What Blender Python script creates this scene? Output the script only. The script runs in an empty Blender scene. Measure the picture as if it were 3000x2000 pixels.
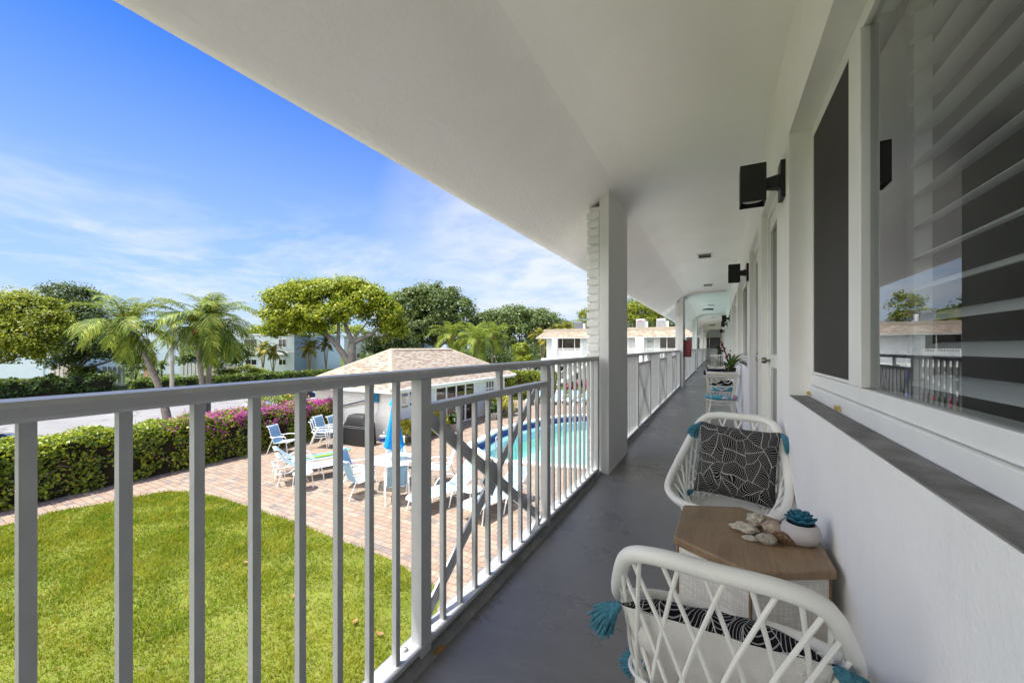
import bpy, bmesh, math, random
import numpy as np
from mathutils import Vector, Matrix, noise
R = math.radians
rnd = random.Random(7)
rng = np.random.default_rng(7)
sc = bpy.context.scene
COL = sc.collection
TH = R(27.33); CT, ST = math.cos(TH), math.sin(TH)
F, U0, V0, CAMZ, FL = 1166.7, 1500.0, 1017.0, 3.90, 2.747   # camera model of the photograph (3000 px wide), balcony floor height

# ------------------------------------------------------------------ where things stand
def gp(u, v, z=0.0):
    zc = F*(CAMZ-z)/(v-V0); xc = (u-U0)/F*zc
    return (xc*CT-zc*ST, xc*ST+zc*CT)
def dp(u, zc):
    xc = (u-U0)/F*zc
    return (xc*CT-zc*ST, xc*ST+zc*CT)
def dz(v, zc): return CAMZ+(V0-v)*zc/F

# ------------------------------------------------------------------ objects
def tag(o, label=None, cat=None, group=None, kind=None):
    if label: o['label'] = label
    if cat: o['category'] = cat
    if group: o['group'] = group
    if kind: o['kind'] = kind
    return o
def thing(name, label, cat, loc=(0, 0, 0), rz=0.0, group=None):
    o = bpy.data.objects.new(name, None); COL.objects.link(o)
    o.empty_display_size = .1
    o.location = loc; o.rotation_euler = (0, 0, rz)
    return tag(o, label, cat, group)
def copy_tree(o, parent=None):
    c = o.copy(); COL.objects.link(c)
    c.parent = parent
    if parent is not None: c.matrix_parent_inverse = o.matrix_parent_inverse
    for ch in list(o.children): copy_tree(ch, c)
    return c
def dup(o, loc, rz, label, scale=None):
    c = copy_tree(o); c.location = loc; c.rotation_euler = (0, 0, rz); c['label'] = label
    if scale: c.scale = scale
    return c
def link(name, me, parent=None, loc=None, rot=None, scale=None):
    o = bpy.data.objects.new(name, me); COL.objects.link(o)
    if parent is not None: o.parent = parent
    if loc is not None: o.location = loc
    if rot is not None: o.rotation_euler = rot
    if scale is not None: o.scale = scale
    return o
def rootloc(p):
    while p.parent is not None: p = p.parent
    return Vector(p.location)

def frames(pts, closed=False):
    P = [Vector(p) for p in pts]; n = len(P); out = []
    prev = None
    for i in range(n):
        a = P[i-1] if (i or closed) else P[i]
        b = P[(i+1) % n] if (i < n-1 or closed) else P[i]
        t = (b-a)
        t = t.normalized() if t.length > 1e-9 else Vector((0, 0, 1))
        if prev is None:
            up = Vector((0, 0, 1)) if abs(t.z) < .95 else Vector((1, 0, 0))
            nn = (up-t*up.dot(t)).normalized()
        else:
            nn = prev-t*prev.dot(t)
            nn = nn.normalized() if nn.length > 1e-6 else t.orthogonal().normalized()
        prev = nn
        out.append((P[i], nn, t.cross(nn)))
    return out
def catmull(pts, n=8, closed=False):
    P = [Vector(p) for p in pts]; m = len(P); out = []
    rngi = range(m if closed else m-1)
    for i in rngi:
        if closed: p0, p1, p2, p3 = P[i-1], P[i], P[(i+1) % m], P[(i+2) % m]
        else: p0, p1, p2, p3 = P[max(i-1, 0)], P[i], P[i+1], P[min(i+2, m-1)]
        for k in range(n):
            t = k/n
            out.append(.5*((2*p1)+(p2-p0)*t+(2*p0-5*p1+4*p2-p3)*t*t+(3*p1-p0-3*p2+p3)*t**3))
    if not closed: out.append(P[-1])
    return out

class MB:
    def __init__(s): s.v = []; s.f = []; s.uv = {}; s.sm = set()
    def add(s, vs, fs, smooth=False):
        b = len(s.v); s.v += [tuple(p) for p in vs]
        for f in fs:
            if smooth: s.sm.add(len(s.f))
            s.f.append([b+i for i in f])
        return s
    def box(s, x0, x1, y0, y1, z0, z1):
        return s.add([(x0,y0,z0),(x1,y0,z0),(x1,y1,z0),(x0,y1,z0),(x0,y0,z1),(x1,y0,z1),(x1,y1,z1),(x0,y1,z1)],
                     [(0,3,2,1),(4,5,6,7),(0,1,5,4),(1,2,6,5),(2,3,7,6),(3,0,4,7)])
    def obox(s, c, sx, sy, sz, rz=0, rx=0, ry=0):
        m = Matrix.Translation(c) @ Matrix.Rotation(rz,4,'Z') @ Matrix.Rotation(ry,4,'Y') @ Matrix.Rotation(rx,4,'X')
        vs = [m @ Vector((a*sx/2,b*sy/2,d*sz/2)) for d in (-1,1) for a,b in ((-1,-1),(1,-1),(1,1),(-1,1))]
        return s.add(vs, [(0,3,2,1),(4,5,6,7),(0,1,5,4),(1,2,6,5),(2,3,7,6),(3,0,4,7)])
    def bar(s, p, q, w, h, up=(0,0,1)):
        p, q = Vector(p), Vector(q); t = (q-p).normalized(); up = Vector(up)
        a = t.cross(up)
        a = a.normalized() if a.length > 1e-6 else t.orthogonal().normalized()
        b = a.cross(t)
        vs = [o+a*(i*w/2)+b*(j*h/2) for o in (p,q) for i,j in ((-1,-1),(1,-1),(1,1),(-1,1))]
        return s.add(vs, [(0,1,2,3),(7,6,5,4),(0,4,5,1),(1,5,6,2),(2,6,7,3),(3,7,4,0)])
    def tube(s, pts, r, n=8, closed=False, sx=1.0, sy=1.0):
        fr = frames(pts, closed); m = len(fr); vs = []; fs = []
        for i,(p,a,b) in enumerate(fr):
            ri = r[i] if hasattr(r,'__len__') else r
            for k in range(n):
                w = 2*math.pi*k/n
                vs.append(p+a*(math.cos(w)*ri*sx)+b*(math.sin(w)*ri*sy))
        for i in range(m if closed else m-1):
            j = (i+1) % m
            for k in range(n):
                l = (k+1) % n
                fs.append((i*n+k, i*n+l, j*n+l, j*n+k))
        s.add(vs, fs, True)
        if not closed:
            b = len(s.v)-m*n
            s.f.append([b+k for k in reversed(range(n))]); s.f.append([b+(m-1)*n+k for k in range(n)])
        return s
    def lathe(s, prof, n=24, c=(0,0,0), smooth=True):
        vs = []; fs = []; m = len(prof)
        for r,z in prof:
            for k in range(n):
                w = 2*math.pi*k/n
                vs.append((c[0]+r*math.cos(w), c[1]+r*math.sin(w), c[2]+z))
        for i in range(m-1):
            for k in range(n):
                l = (k+1) % n
                fs.append((i*n+k, i*n+l, (i+1)*n+l, (i+1)*n+k))
        s.add(vs, fs, smooth)
        b = len(s.v)-m*n
        if prof[0][0] > 1e-4: s.f.append([b+k for k in reversed(range(n))])
        if prof[-1][0] > 1e-4: s.f.append([b+(m-1)*n+k for k in range(n)])
        return s
    def prism(s, poly, z0, z1):
        n = len(poly)
        vs = [(x,y,z0) for x,y in poly]+[(x,y,z1) for x,y in poly]
        return s.add(vs, [list(reversed(range(n))), list(range(n,2*n))]+[(i,(i+1)%n,n+(i+1)%n,n+i) for i in range(n)])
    def extr_y(s, prof, y0, y1, smooth=False):       # closed (x,z) profile run along y
        n = len(prof)
        vs = [(x,y0,z) for x,z in prof]+[(x,y1,z) for x,z in prof]
        s.add(vs, [list(range(n)), list(reversed(range(n,2*n)))])
        b = len(s.v)-2*n
        for i in range(n):
            if smooth and (smooth is True or i in smooth): s.sm.add(len(s.f))
            s.f.append([b+i, b+n+i, b+n+(i+1)%n, b+(i+1)%n])
        return s
    def quad(s, pts, uv=None):
        b = len(s.v); s.v += [tuple(p) for p in pts]
        if uv: s.uv[len(s.f)] = uv
        s.f.append(list(range(b, b+len(pts)))); return s
    def sheet(s, rows, smooth=True, closed=False):
        m = len(rows); n = len(rows[0])
        vs = [p for r in rows for p in r]
        fs = [(i*n+k, i*n+(k+1)%n, (i+1)*n+(k+1)%n, (i+1)*n+k) for i in range(m-1) for k in range(n if closed else n-1)]
        return s.add(vs, fs, smooth)
    def build(s, name, m, parent=None, world=False, bevel=0.0, smooth=False, fix=False, sub=0, solid=0, seg=2, **kw):
        vs = s.v
        if world and parent is not None:
            l = rootloc(parent); vs = [(p[0]-l.x, p[1]-l.y, p[2]-l.z) for p in vs]
        me = bpy.data.meshes.new(name); me.from_pydata(vs, [], s.f)
        if s.uv:
            ul = me.uv_layers.new(name='UVMap')
            for fi, uv in s.uv.items():
                pl = me.polygons[fi]
                for k, li in enumerate(pl.loop_indices): ul.data[li].uv = uv[k]
        if smooth: me.polygons.foreach_set('use_smooth', [True]*len(s.f))
        elif s.sm: me.polygons.foreach_set('use_smooth', [i in s.sm for i in range(len(s.f))])
        if fix:
            bm = bmesh.new(); bm.from_mesh(me); bmesh.ops.recalc_face_normals(bm, faces=bm.faces); bm.to_mesh(me); bm.free()
        if smooth or s.sm:
            try: me.set_sharp_from_angle(angle=R(48))
            except Exception: pass
        me.materials.append(m); me.update()
        o = link(name, me, parent, **kw)
        if solid:
            d = o.modifiers.new('s','SOLIDIFY'); d.thickness = solid; d.offset = 0
        if bevel:
            d = o.modifiers.new('b','BEVEL'); d.width = bevel; d.segments = seg; d.limit_method = 'ANGLE'
        if sub:
            d = o.modifiers.new('u','SUBSURF'); d.levels = sub; d.render_levels = sub
        return o

# ------------------------------------------------------------------ materials
def srgb(r, g, b):
    f = lambda c: (c/255)/12.92 if c/255 <= .04045 else ((c/255+.055)/1.055)**2.4
    return (f(r), f(g), f(b))
def c4(c): return (c[0], c[1], c[2], 1)
class NT:
    def __init__(s, name):
        s.m = bpy.data.materials.new(name); s.m.use_nodes = True
        s.t = s.m.node_tree; s.t.nodes.clear()
        s.out = s.n('ShaderNodeOutputMaterial')
    def n(s, ty, **kw):
        x = s.t.nodes.new(ty)
        for k, v in kw.items():
            if k.startswith('i_'): x.inputs[k[2:].replace('_',' ')].default_value = v
            else: setattr(x, k, v)
        return x
    def l(s, a, b): s.t.links.new(a, b)
    def noise(s, vec, scale, detail=4, rough=.55):
        x = s.n('ShaderNodeTexNoise'); x.inputs['Scale'].default_value = scale; x.inputs['Detail'].default_value = detail
        x.inputs['Roughness'].default_value = rough
        if vec is not None: s.l(vec, x.inputs['Vector'])
        return x.outputs['Fac']
    def ramp(s, fac, stops, interp='LINEAR'):
        x = s.n('ShaderNodeValToRGB'); x.color_ramp.interpolation = interp
        e = x.color_ramp.elements
        while len(e) < len(stops): e.new(.5)
        for el, (p, c) in zip(e, stops):
            el.position = p; el.color = c4(c) if hasattr(c,'__len__') else (c,c,c,1)
        s.l(fac, x.inputs['Fac']); return x.outputs['Color']
    def mix(s, fac, a, b, mode='MIX'):
        x = s.n('ShaderNodeMix', data_type='RGBA', blend_type=mode)
        for sock, val in ((0,fac),(6,a),(7,b)):
            if hasattr(val,'is_linked') or hasattr(val,'links'): s.l(val, x.inputs[sock])
            else: x.inputs[sock].default_value = c4(val) if hasattr(val,'__len__') else val
        return x.outputs[2]
    def math(s, op, a, b=0.0):
        x = s.n('ShaderNodeMath', operation=op)
        for i, val in enumerate((a,b)):
            if hasattr(val,'links'): s.l(val, x.inputs[i])
            else: x.inputs[i].default_value = val
        return x.outputs[0]
    def obj(s): return s.n('ShaderNodeTexCoord').outputs['Object']
    def pos(s): return s.n('ShaderNodeNewGeometry').outputs['Position']
    def mapv(s, vec, scale=(1,1,1), rot=(0,0,0), loc=(0,0,0)):
        x = s.n('ShaderNodeMapping'); x.inputs['Scale'].default_value = scale; x.inputs['Rotation'].default_value = rot; x.inputs['Location'].default_value = loc
        s.l(vec, x.inputs['Vector']); return x.outputs['Vector']
    def bsdf(s, col, rough=.6, spec=.5, metal=0, bump=None, coat=0):
        b = s.n('ShaderNodeBsdfPrincipled')
        for k, val in (('Base Color',col),('Roughness',rough),('Metallic',metal),('Specular IOR Level',spec),('Coat Weight',coat)):
            if hasattr(val,'links'): s.l(val, b.inputs[k])
            else: b.inputs[k].default_value = c4(val) if hasattr(val,'__len__') else val
        if bump:
            h, st, di = bump
            x = s.n('ShaderNodeBump'); x.inputs['Strength'].default_value = st; x.inputs['Distance'].default_value = di
            s.l(h, x.inputs['Height']); s.l(x.outputs['Normal'], b.inputs['Normal'])
        s.l(b.outputs[0], s.out.inputs['Surface']); s.b = b
        return s.m
_mc = {}
def M(name, col, rough=.55, var=.12, vs=6.0, bump=0.0, bs=60.0, spec=.4, metal=0.0, dirt=None, ds=1.5, coat=0):
    """painted / plain surface: colour with soft noise variation, fine bump, optional dirt colour"""
    if name in _mc: return _mc[name]
    t = NT(name); v = t.pos() if False else t.obj()
    n1 = t.noise(v, vs, 5)
    c = t.mix(t.ramp(n1, [(.3,0.0),(.7,1.0)]), [x*(1-var) for x in col], [min(1,x*(1+var*.6)) for x in col])
    if dirt:
        n2 = t.noise(v, ds, 8, .7)
        c = t.mix(t.ramp(n2, [(dirt[1],0.0),(dirt[2],1.0)]), c, dirt[0])
    bp = (t.noise(v, bs, 6, .6), bump, .01) if bump else None
    rr = t.math('ADD', t.math('MULTIPLY', n1, .16), rough-.08)
    m = t.bsdf(c, rr, spec, metal, bp, coat)
    _mc[name] = m; return m

def leafmat(name, cols, trans=.3, rough=.5, spec=.35):
    t = NT(name)
    g = t.n('ShaderNodeNewGeometry')
    stops = [(i/max(1,len(cols)-1), c) for i, c in enumerate(cols)]
    c = t.ramp(g.outputs['Random Per Island'], stops)
    big = t.noise(t.pos(), .9, 3)
    c = t.mix(t.ramp(big, [(.35,0.0),(.65,1.0)]), t.mix(.28, c, (.02,.03,.01)), c)
    t.bsdf(c, rough, spec)
    tr = t.n('ShaderNodeBsdfTranslucent'); t.l(t.mix(.35, c, (.35,.42,.05), 'MIX'), tr.inputs['Color'])
    ms = t.n('ShaderNodeMixShader'); ms.inputs[0].default_value = trans
    t.l(t.b.outputs[0], ms.inputs[1]); t.l(tr.outputs[0], ms.inputs[2]); t.l(ms.outputs[0], t.out.inputs['Surface'])
    return t.m

WHITE = M('white_paint', (.78,.78,.77), .42, .05, 3, .05, 40, .4)
def stucco(name, col, sc_=55, st=.35, dirtamt=.0):
    t = NT(name); v = t.obj()
    a = t.noise(v, sc_, 5, .6); b = t.noise(v, 3.0, 4, .6); st_ = t.noise(t.mapv(v, (14,14,.9)), 1.0, 5, .6)
    c = t.mix(t.ramp(b, [(.3,0.0),(.75,1.0)]), [x*.95 for x in col], col)
    c = t.mix(t.ramp(st_, [(.55,0.0),(.85,.22)]), c, [x*.78 for x in col])
    return t.bsdf(c, .7, .25, 0, (t.math('ADD', a, t.math('MULTIPLY', b, .6)), st, .012))
STUCCO = stucco('white_stucco', (.885,.872,.84), 75, .26)
def ceilmat():
    t = NT('ceiling_stucco'); v = t.obj()
    a = t.noise(v, 38, 6, .6); b = t.noise(v, 1.1, 5, .6); cr = t.noise(t.mapv(v,(1,1,1),(0,0,.4)), 6, 8, .7)
    c = t.mix(t.ramp(b, [(.3,0.0),(.7,1.0)]), (.855,.825,.80), (.895,.868,.848))
    sp = t.noise(v, 9, 4, .8)
    c = t.mix(t.ramp(sp, [(.72,0.0),(.80,.35)]), c, (.55,.53,.5))
    stn = t.noise(v, .8, 7, .7); c = t.mix(t.ramp(stn, [(.54,0.0),(.72,.28)]), c, (.74,.70,.655))
    return t.bsdf(c, .75, .2, 0, (t.math('ADD', a, t.math('MULTIPLY', cr, .8)), .40, .012))
CEIL = ceilmat()
def floormat():
    t = NT('painted_floor'); v = t.obj()
    a = t.noise(v, 2.2, 6, .65); fine = t.noise(v, 90, 4, .6); st = t.noise(t.mapv(v,(3,14,1)), 1.6, 5, .65)
    c = t.mix(t.ramp(a, [(.3,0.0),(.72,1.0)]), (.150,.146,.146), (.205,.200,.199))
    c = t.mix(t.ramp(st, [(.45,0.0),(.75,.5)]), c, (.235,.23,.225))
    sp = t.noise(v, 26, 3, .7); c = t.mix(t.ramp(sp, [(.70,0.0),(.78,.4)]), c, (.10,.096,.094))
    st2 = t.noise(v, 1.1, 8, .72); c = t.mix(t.ramp(st2, [(.48,0.0),(.78,.42)]), c, (.13,.127,.128))
    sc2 = t.noise(t.mapv(v,(1.5,9,1),(0,0,.5)), 3.0, 6, .7); c = t.mix(t.ramp(sc2, [(.60,0.0),(.80,.25)]), c, (.32,.315,.31))
    r = t.math('ADD', t.math('MULTIPLY', a, .30), .15)
    return t.bsdf(c, r, .6, 0, (t.math('ADD', fine, t.math('MULTIPLY', a, 1.2)), .25, .006))
FLOOR = floormat()
RAILM = M('rail_paint', (.44,.445,.452), .40, .08, 9, .10, 120, .45, dirt=((.25,.24,.225), .66, .74), ds=26)
def brickmat(name, col, mort, w=.30, h=.075, msz=.006, axis='xz', bumpst=.8):
    t = NT(name); v = t.obj()
    sx = t.n('ShaderNodeSeparateXYZ'); t.l(v, sx.inputs[0])
    cb = t.n('ShaderNodeCombineXYZ')
    t.l(t.math('ADD', sx.outputs[0], sx.outputs[1]) if axis == 'sum' else sx.outputs['XYZ'.index(axis[0].upper())], cb.inputs[0]); t.l(sx.outputs[2], cb.inputs[1])
    bk = t.n('ShaderNodeTexBrick'); t.l(cb.outputs[0], bk.inputs['Vector'])
    for k, val in (('Scale',1.0),('Mortar Size',msz),('Mortar Smooth',.3),('Brick Width',w),('Row Height',h)): bk.inputs[k].default_value = val
    bk.inputs['Color1'].default_value = c4(col); bk.inputs['Color2'].default_value = c4([x*.93 for x in col]); bk.inputs['Mortar'].default_value = c4(mort)
    inv = t.math('SUBTRACT', 1.0, bk.outputs['Fac'])
    return t.bsdf(bk.outputs['Color'], .6, .3, 0, (t.math('ADD', inv, t.math('MULTIPLY', t.noise(v, 30, 4), .15)), bumpst, .015))
WBRICK = brickmat('white_painted_brick', (.78,.78,.77), (.50,.49,.47), .30, .076, .007, 'sum')
def shinglemat():
    t = NT('roof_shingles'); uv = t.n('ShaderNodeTexCoord').outputs['UV']
    bk = t.n('ShaderNodeTexBrick'); t.l(uv, bk.inputs['Vector'])
    for k, val in (('Scale',1.0),('Mortar Size',.006),('Mortar Smooth',.2),('Brick Width',.33),('Row Height',.145),('Bias',0.0)): bk.inputs[k].default_value = val
    bk.inputs['Color1'].default_value = c4((0.326,0.284,0.216)); bk.inputs['Color2'].default_value = c4((0.290,0.246,0.186)); bk.inputs['Mortar'].default_value = c4((0.106,0.070,0.049))
    n = t.noise(t.mapv(uv,(3.1,6.9,1)), 1.0, 2, .5); n2 = t.noise(uv, 1.2, 4)
    c = t.mix(t.ramp(n, [(.45,0.0),(.65,.35)]), bk.outputs['Color'], (0.352,0.330,0.274))
    # darker brown tabs printed in the shingles, one row in two, broken up
    sx = t.n('ShaderNodeSeparateXYZ'); t.l(uv, sx.inputs[0])
    row = t.math('FRACT', t.math('DIVIDE', sx.outputs[1], .145))
    tab = t.n('ShaderNodeTexWhiteNoise', noise_dimensions='2D')
    cb = t.n('ShaderNodeCombineXYZ'); t.l(t.math('FLOOR', t.math('DIVIDE', sx.outputs[0], .24)), cb.inputs[0]); t.l(t.math('FLOOR', t.math('DIVIDE', sx.outputs[1], .145)), cb.inputs[1])
    t.l(cb.outputs[0], tab.inputs['Vector'])
    msk = t.math('MULTIPLY', t.math('LESS_THAN', row, .5), t.math('GREATER_THAN', tab.outputs['Value'], .55))
    c = t.mix(t.math('MULTIPLY', msk, .92), c, (0.150,0.088,0.059))
    return t.bsdf(t.mix(t.ramp(n2,[(.35,0.0),(.7,.2)]), c, (0.264,0.205,0.167)), .9, .15, 0, (t.math('SUBTRACT', 1.0, bk.outputs['Fac']), .5, .02))
SHINGLE = shinglemat()
def pavermat():
    t = NT('clay_pavers'); v = t.obj()
    v = t.mapv(v, (1,1,1), (0,0,R(2)))
    wob = t.n('ShaderNodeTexNoise'); wob.inputs['Scale'].default_value = 2.5; t.l(v, wob.inputs['Vector'])
    vm = t.n('ShaderNodeVectorMath', operation='SCALE'); t.l(wob.outputs['Color'], vm.inputs[0]); vm.inputs['Scale'].default_value = .055
    va = t.n('ShaderNodeVectorMath', operation='ADD'); t.l(v, va.inputs[0]); t.l(vm.outputs[0], va.inputs[1]); v2 = va.outputs[0]
    bk = t.n('ShaderNodeTexBrick'); t.l(v2, bk.inputs['Vector'])
    for k, val in (('Scale',1.0),('Mortar Size',.0065),('Mortar Smooth',.3),('Brick Width',.235),('Row Height',.16),('Bias',-.1)): bk.inputs[k].default_value = val
    bk.inputs['Color1'].default_value = c4((0.378,0.277,0.193)); bk.inputs['Color2'].default_value = c4((0.295,0.180,0.121)); bk.inputs['Mortar'].default_value = c4((0.106,0.076,0.053))
    # each paver its own tone
    sx = t.n('ShaderNodeSeparateXYZ'); t.l(v2, sx.inputs[0])
    ry = t.math('FLOOR', t.math('DIVIDE', sx.outputs[1], .16))
    off = t.math('MULTIPLY', t.math('MODULO', ry, 2.0), .5)
    rx = t.math('FLOOR', t.math('ADD', t.math('DIVIDE', sx.outputs[0], .235), off))
    cb = t.n('ShaderNodeCombineXYZ'); t.l(rx, cb.inputs[0]); t.l(ry, cb.inputs[1])
    wn = t.n('ShaderNodeTexWhiteNoise', noise_dimensions='2D'); t.l(cb.outputs[0], wn.inputs['Vector'])
    tone = t.ramp(wn.outputs['Value'], [(0.0,(0.287,0.240,0.182)),(.28,(0.262,0.198,0.147)),(.55,(0.219,0.153,0.112)),(.78,(0.300,0.261,0.201)),(.9,(0.178,0.164,0.151)),(1.0,(0.108,0.115,0.117))])
    fac = t.math('MULTIPLY', t.math('SUBTRACT', 1.0, bk.outputs['Fac']), .75)
    c = t.mix(fac, bk.outputs['Color'], tone)
    n = t.noise(v, 1.3, 6, .65); c = t.mix(t.ramp(n, [(.40,0.0),(.75,.45)]), c, (0.245,0.180,0.132))
    n3 = t.noise(v, 40, 4); c = t.mix(t.ramp(n3, [(.5,0.0),(.8,.25)]), c, (0.170,0.134,0.108))
    return t.bsdf(c, .85, .2, 0, (t.math('ADD', t.math('SUBTRACT', 1.0, bk.outputs['Fac']), t.math('MULTIPLY', n3, .3)), .6, .012))
PAVER = pavermat()
def asphaltmat():
    t = NT('old_asphalt'); v = t.obj()
    a = t.noise(v, .35, 6, .7); f = t.noise(v, 25, 4)
    c = t.mix(t.ramp(a, [(.3,0.0),(.7,1.0)]), (.17,.167,.16), (.235,.23,.22))
    vo = t.n('ShaderNodeTexVoronoi', feature='DISTANCE_TO_EDGE'); vo.inputs['Scale'].default_value = .22
    wv = t.n('ShaderNodeTexNoise'); wv.inputs['Scale'].default_value = .9; wv.inputs['Detail'].default_value = 6; t.l(v, wv.inputs['Vector'])
    vm = t.n('ShaderNodeVectorMath', operation='SCALE'); t.l(wv.outputs['Color'], vm.inputs[0]); vm.inputs['Scale'].default_value = 2.2
    va = t.n('ShaderNodeVectorMath', operation='ADD'); t.l(v, va.inputs[0]); t.l(vm.outputs[0], va.inputs[1]); t.l(va.outputs[0], vo.inputs['Vector'])
    c = t.mix(t.ramp(vo.outputs['Distance'], [(.006,.75),(.016,0.0)]), c, (.09,.088,.085))
    return t.bsdf(c, .9, .2, 0, (f, .3, .01))
ASPH = asphaltmat()
def grassground(name, cA, cB, cC):
    t = NT(name); v = t.obj()
    a = t.noise(v, .45, 6, .65); b = t.noise(v, 7, 6, .7); d = t.noise(v, 60, 3)
    c = t.mix(t.ramp(a, [(.3,0.0),(.7,1.0)]), cA, cB)
    c = t.mix(t.ramp(b, [(.45,0.0),(.75,.7)]), c, cC)
    return t.bsdf(c, .95, .1, 0, (d, .8, .03))
GROUND = grassground('grass_ground', (.04,.075,.015), (.075,.11,.022), (.11,.10,.045))
LAWNB = grassground('lawn_soil', (.11,.15,.02), (.18,.21,.03), (.25,.21,.08))
def grassblade():
    t = NT('grass_blades'); g = t.n('ShaderNodeNewGeometry')
    c = t.ramp(g.outputs['Random Per Island'], [(0,(.065,.14,.004)),(.4,(.13,.205,.005)),(.72,(.215,.26,.008)),(.9,(.31,.27,.035)),(1,(.36,.26,.09))])
    p = t.pos()
    big = t.noise(p, .55, 5, .6); mid = t.noise(p, 2.6, 4, .6)
    c = t.mix(t.ramp(big, [(.35,0.0),(.62,.75)]), c, (.30,.285,.025))
    c = t.mix(t.ramp(mid, [(.40,0.0),(.70,.65)]), c, (.07,.15,.008))
    t.bsdf(c, .7, .08)
    tr = t.n('ShaderNodeBsdfTranslucent'); t.l(c, tr.inputs['Color'])
    ms = t.n('ShaderNodeMixShader'); ms.inputs[0].default_value = .35
    t.l(t.b.outputs[0], ms.inputs[1]); t.l(tr.outputs[0], ms.inputs[2]); t.l(ms.outputs[0], t.out.inputs['Surface'])
    return t.m
GRASS = grassblade()
def schlick(t, f0, nrm=None):
    lw = t.n('ShaderNodeLayerWeight'); lw.inputs[0].default_value = .5
    if nrm is not None: t.l(nrm, lw.inputs['Normal'])
    return t.math('ADD', t.math('MULTIPLY', t.math('POWER', lw.outputs['Facing'], 5.0), 1-f0), f0)
def glassmat(name='clear_glass', tint=(.66,.70,.70), boost=1.6):
    t = NT(name)
    tr = t.n('ShaderNodeBsdfTransparent'); tr.inputs[0].default_value = c4(tint)
    gl = t.n('ShaderNodeBsdfGlossy'); gl.inputs['Roughness'].default_value = .004; gl.inputs[0].default_value = (.95,.97,1,1)
    k = t.math('MINIMUM', t.math('MULTIPLY', schlick(t, .042), boost), 1.0)
    ms = t.n('ShaderNodeMixShader'); t.l(k, ms.inputs[0]); t.l(tr.outputs[0], ms.inputs[1]); t.l(gl.outputs[0], ms.inputs[2])
    t.l(ms.outputs[0], t.out.inputs['Surface']); return t.m
GLASS = glassmat()
DGLASS = M('dark_window_glass', (.012,.012,.013), .06, .1, 2, 0, 1, .9)
BLACKM = M('black_metal', (.012,.011,.011), .45, .1, 8, .05, 80, .4)
PLASTW = M('white_plastic', (.80,.79,.74), .38, .05, 5, .04, 50, .45, dirt=((.62,.55,.44), .68, .85), ds=7)
ALU = M('white_aluminium', (.82,.82,.80), .38, .05, 6, 0, 1, .5)
SLING = M('blue_sling', (.23,.38,.50), .75, .12, 5, .4, 260, .2)
SLING2 = M('blue_sling_seat', (.29,.43,.54), .75, .08, 5, .4, 260, .2)
BARK = M('grey_bark', (.22,.19,.16), .9, .45, 5, .9, 14, .15)
PALMBARK = M('palm_bark', (.24,.205,.17), .9, .4, 9, .7, 30, .15)
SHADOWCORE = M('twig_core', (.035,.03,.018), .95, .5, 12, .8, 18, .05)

# ------------------------------------------------------------------ foliage
def leaf_mesh(name, P, N, L, W, mat, parent=None, fold=.18, rg=None, **kw):
    rg = rg or rng
    n = len(P)
    N = N/np.maximum(np.linalg.norm(N,axis=1,keepdims=True),1e-6)
    a = rg.normal(size=(n,3)); T = a-(a*N).sum(1,keepdims=True)*N
    T /= np.maximum(np.linalg.norm(T,axis=1,keepdims=True),1e-6)
    B = np.cross(N,T)
    L = np.broadcast_to(np.asarray(L,float),(n,))[:,None]; W = np.broadcast_to(np.asarray(W,float),(n,))[:,None]
    V = np.empty((n,4,3))
    V[:,0] = P-T*L*.5; V[:,1] = P+B*W*.5+N*W*fold-T*L*.06; V[:,2] = P+T*L*.5-N*L*.12; V[:,3] = P-B*W*.5+N*W*fold-T*L*.06
    return quads(name, V, mat, parent, **kw)
def quads(name, V, mat, parent=None, world=False, **kw):
    n = len(V); V = V.reshape(-1,3).astype(np.float32)
    if world and parent is not None: V = V-np.array(rootloc(parent), dtype=np.float32)
    me = bpy.data.meshes.new(name)
    me.vertices.add(n*4); me.vertices.foreach_set('co', V.ravel())
    me.loops.add(n*4); me.loops.foreach_set('vertex_index', np.arange(n*4, dtype=np.int32))
    me.polygons.add(n); me.polygons.foreach_set('loop_start', np.arange(0,n*4,4, dtype=np.int32))
    try: me.polygons.foreach_set('loop_total', np.full(n,4,dtype=np.int32))
    except Exception: pass
    me.materials.append(mat); me.update(calc_edges=True)
    return link(name, me, parent, **kw)
def crown(lobes, clumps, per, cr, rg, inner=.55, up=.35):
    """leaf positions and normals gathered in clumps over the shells of several lobes"""
    lob = np.array(lobes, float); w = (lob[:,3]*lob[:,4]*lob[:,5])**(2/3); w /= w.sum()
    k = rg.choice(len(lob), clumps, p=w)
    d = rg.normal(size=(clumps,3)); d /= np.linalg.norm(d,axis=1,keepdims=True)
    d[:,2] = np.where((d[:,2] < -.35) & (rg.random(clumps) < .6), -d[:,2], d[:,2])
    r = inner+(1.04-inner)*rg.random(clumps)**.5
    C = lob[k,:3]+d*lob[k,3:]*r[:,None]
    sz = cr*(.55+.9*rg.random(clumps))
    P = np.repeat(C,per,0)+np.clip(rg.normal(size=(clumps*per,3)),-1.55,1.55)*np.repeat(sz,per)[:,None]*np.array([.62,.62,.42])
    N = np.repeat(d/lob[k,3:]*lob[k,3:].mean(1,keepdims=True),per,0)*.8+rg.normal(size=(clumps*per,3))*.55+np.array([0,0,up])
    return P, N
def limb(mb, p, q, r0, r1, bend=.15, n=7, sides=8, rg=rnd):
    p, q = Vector(p), Vector(q); L = (q-p).length
    off = Vector((rg.uniform(-1,1), rg.uniform(-1,1), rg.uniform(-.3,.8)))*L*bend
    pts = catmull([p, p.lerp(q,.5)+off*.6, q], n)
    m = len(pts); mb.tube(pts, [r0+(r1-r0)*i/(m-1) for i in range(m)], sides)
    return pts
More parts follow.
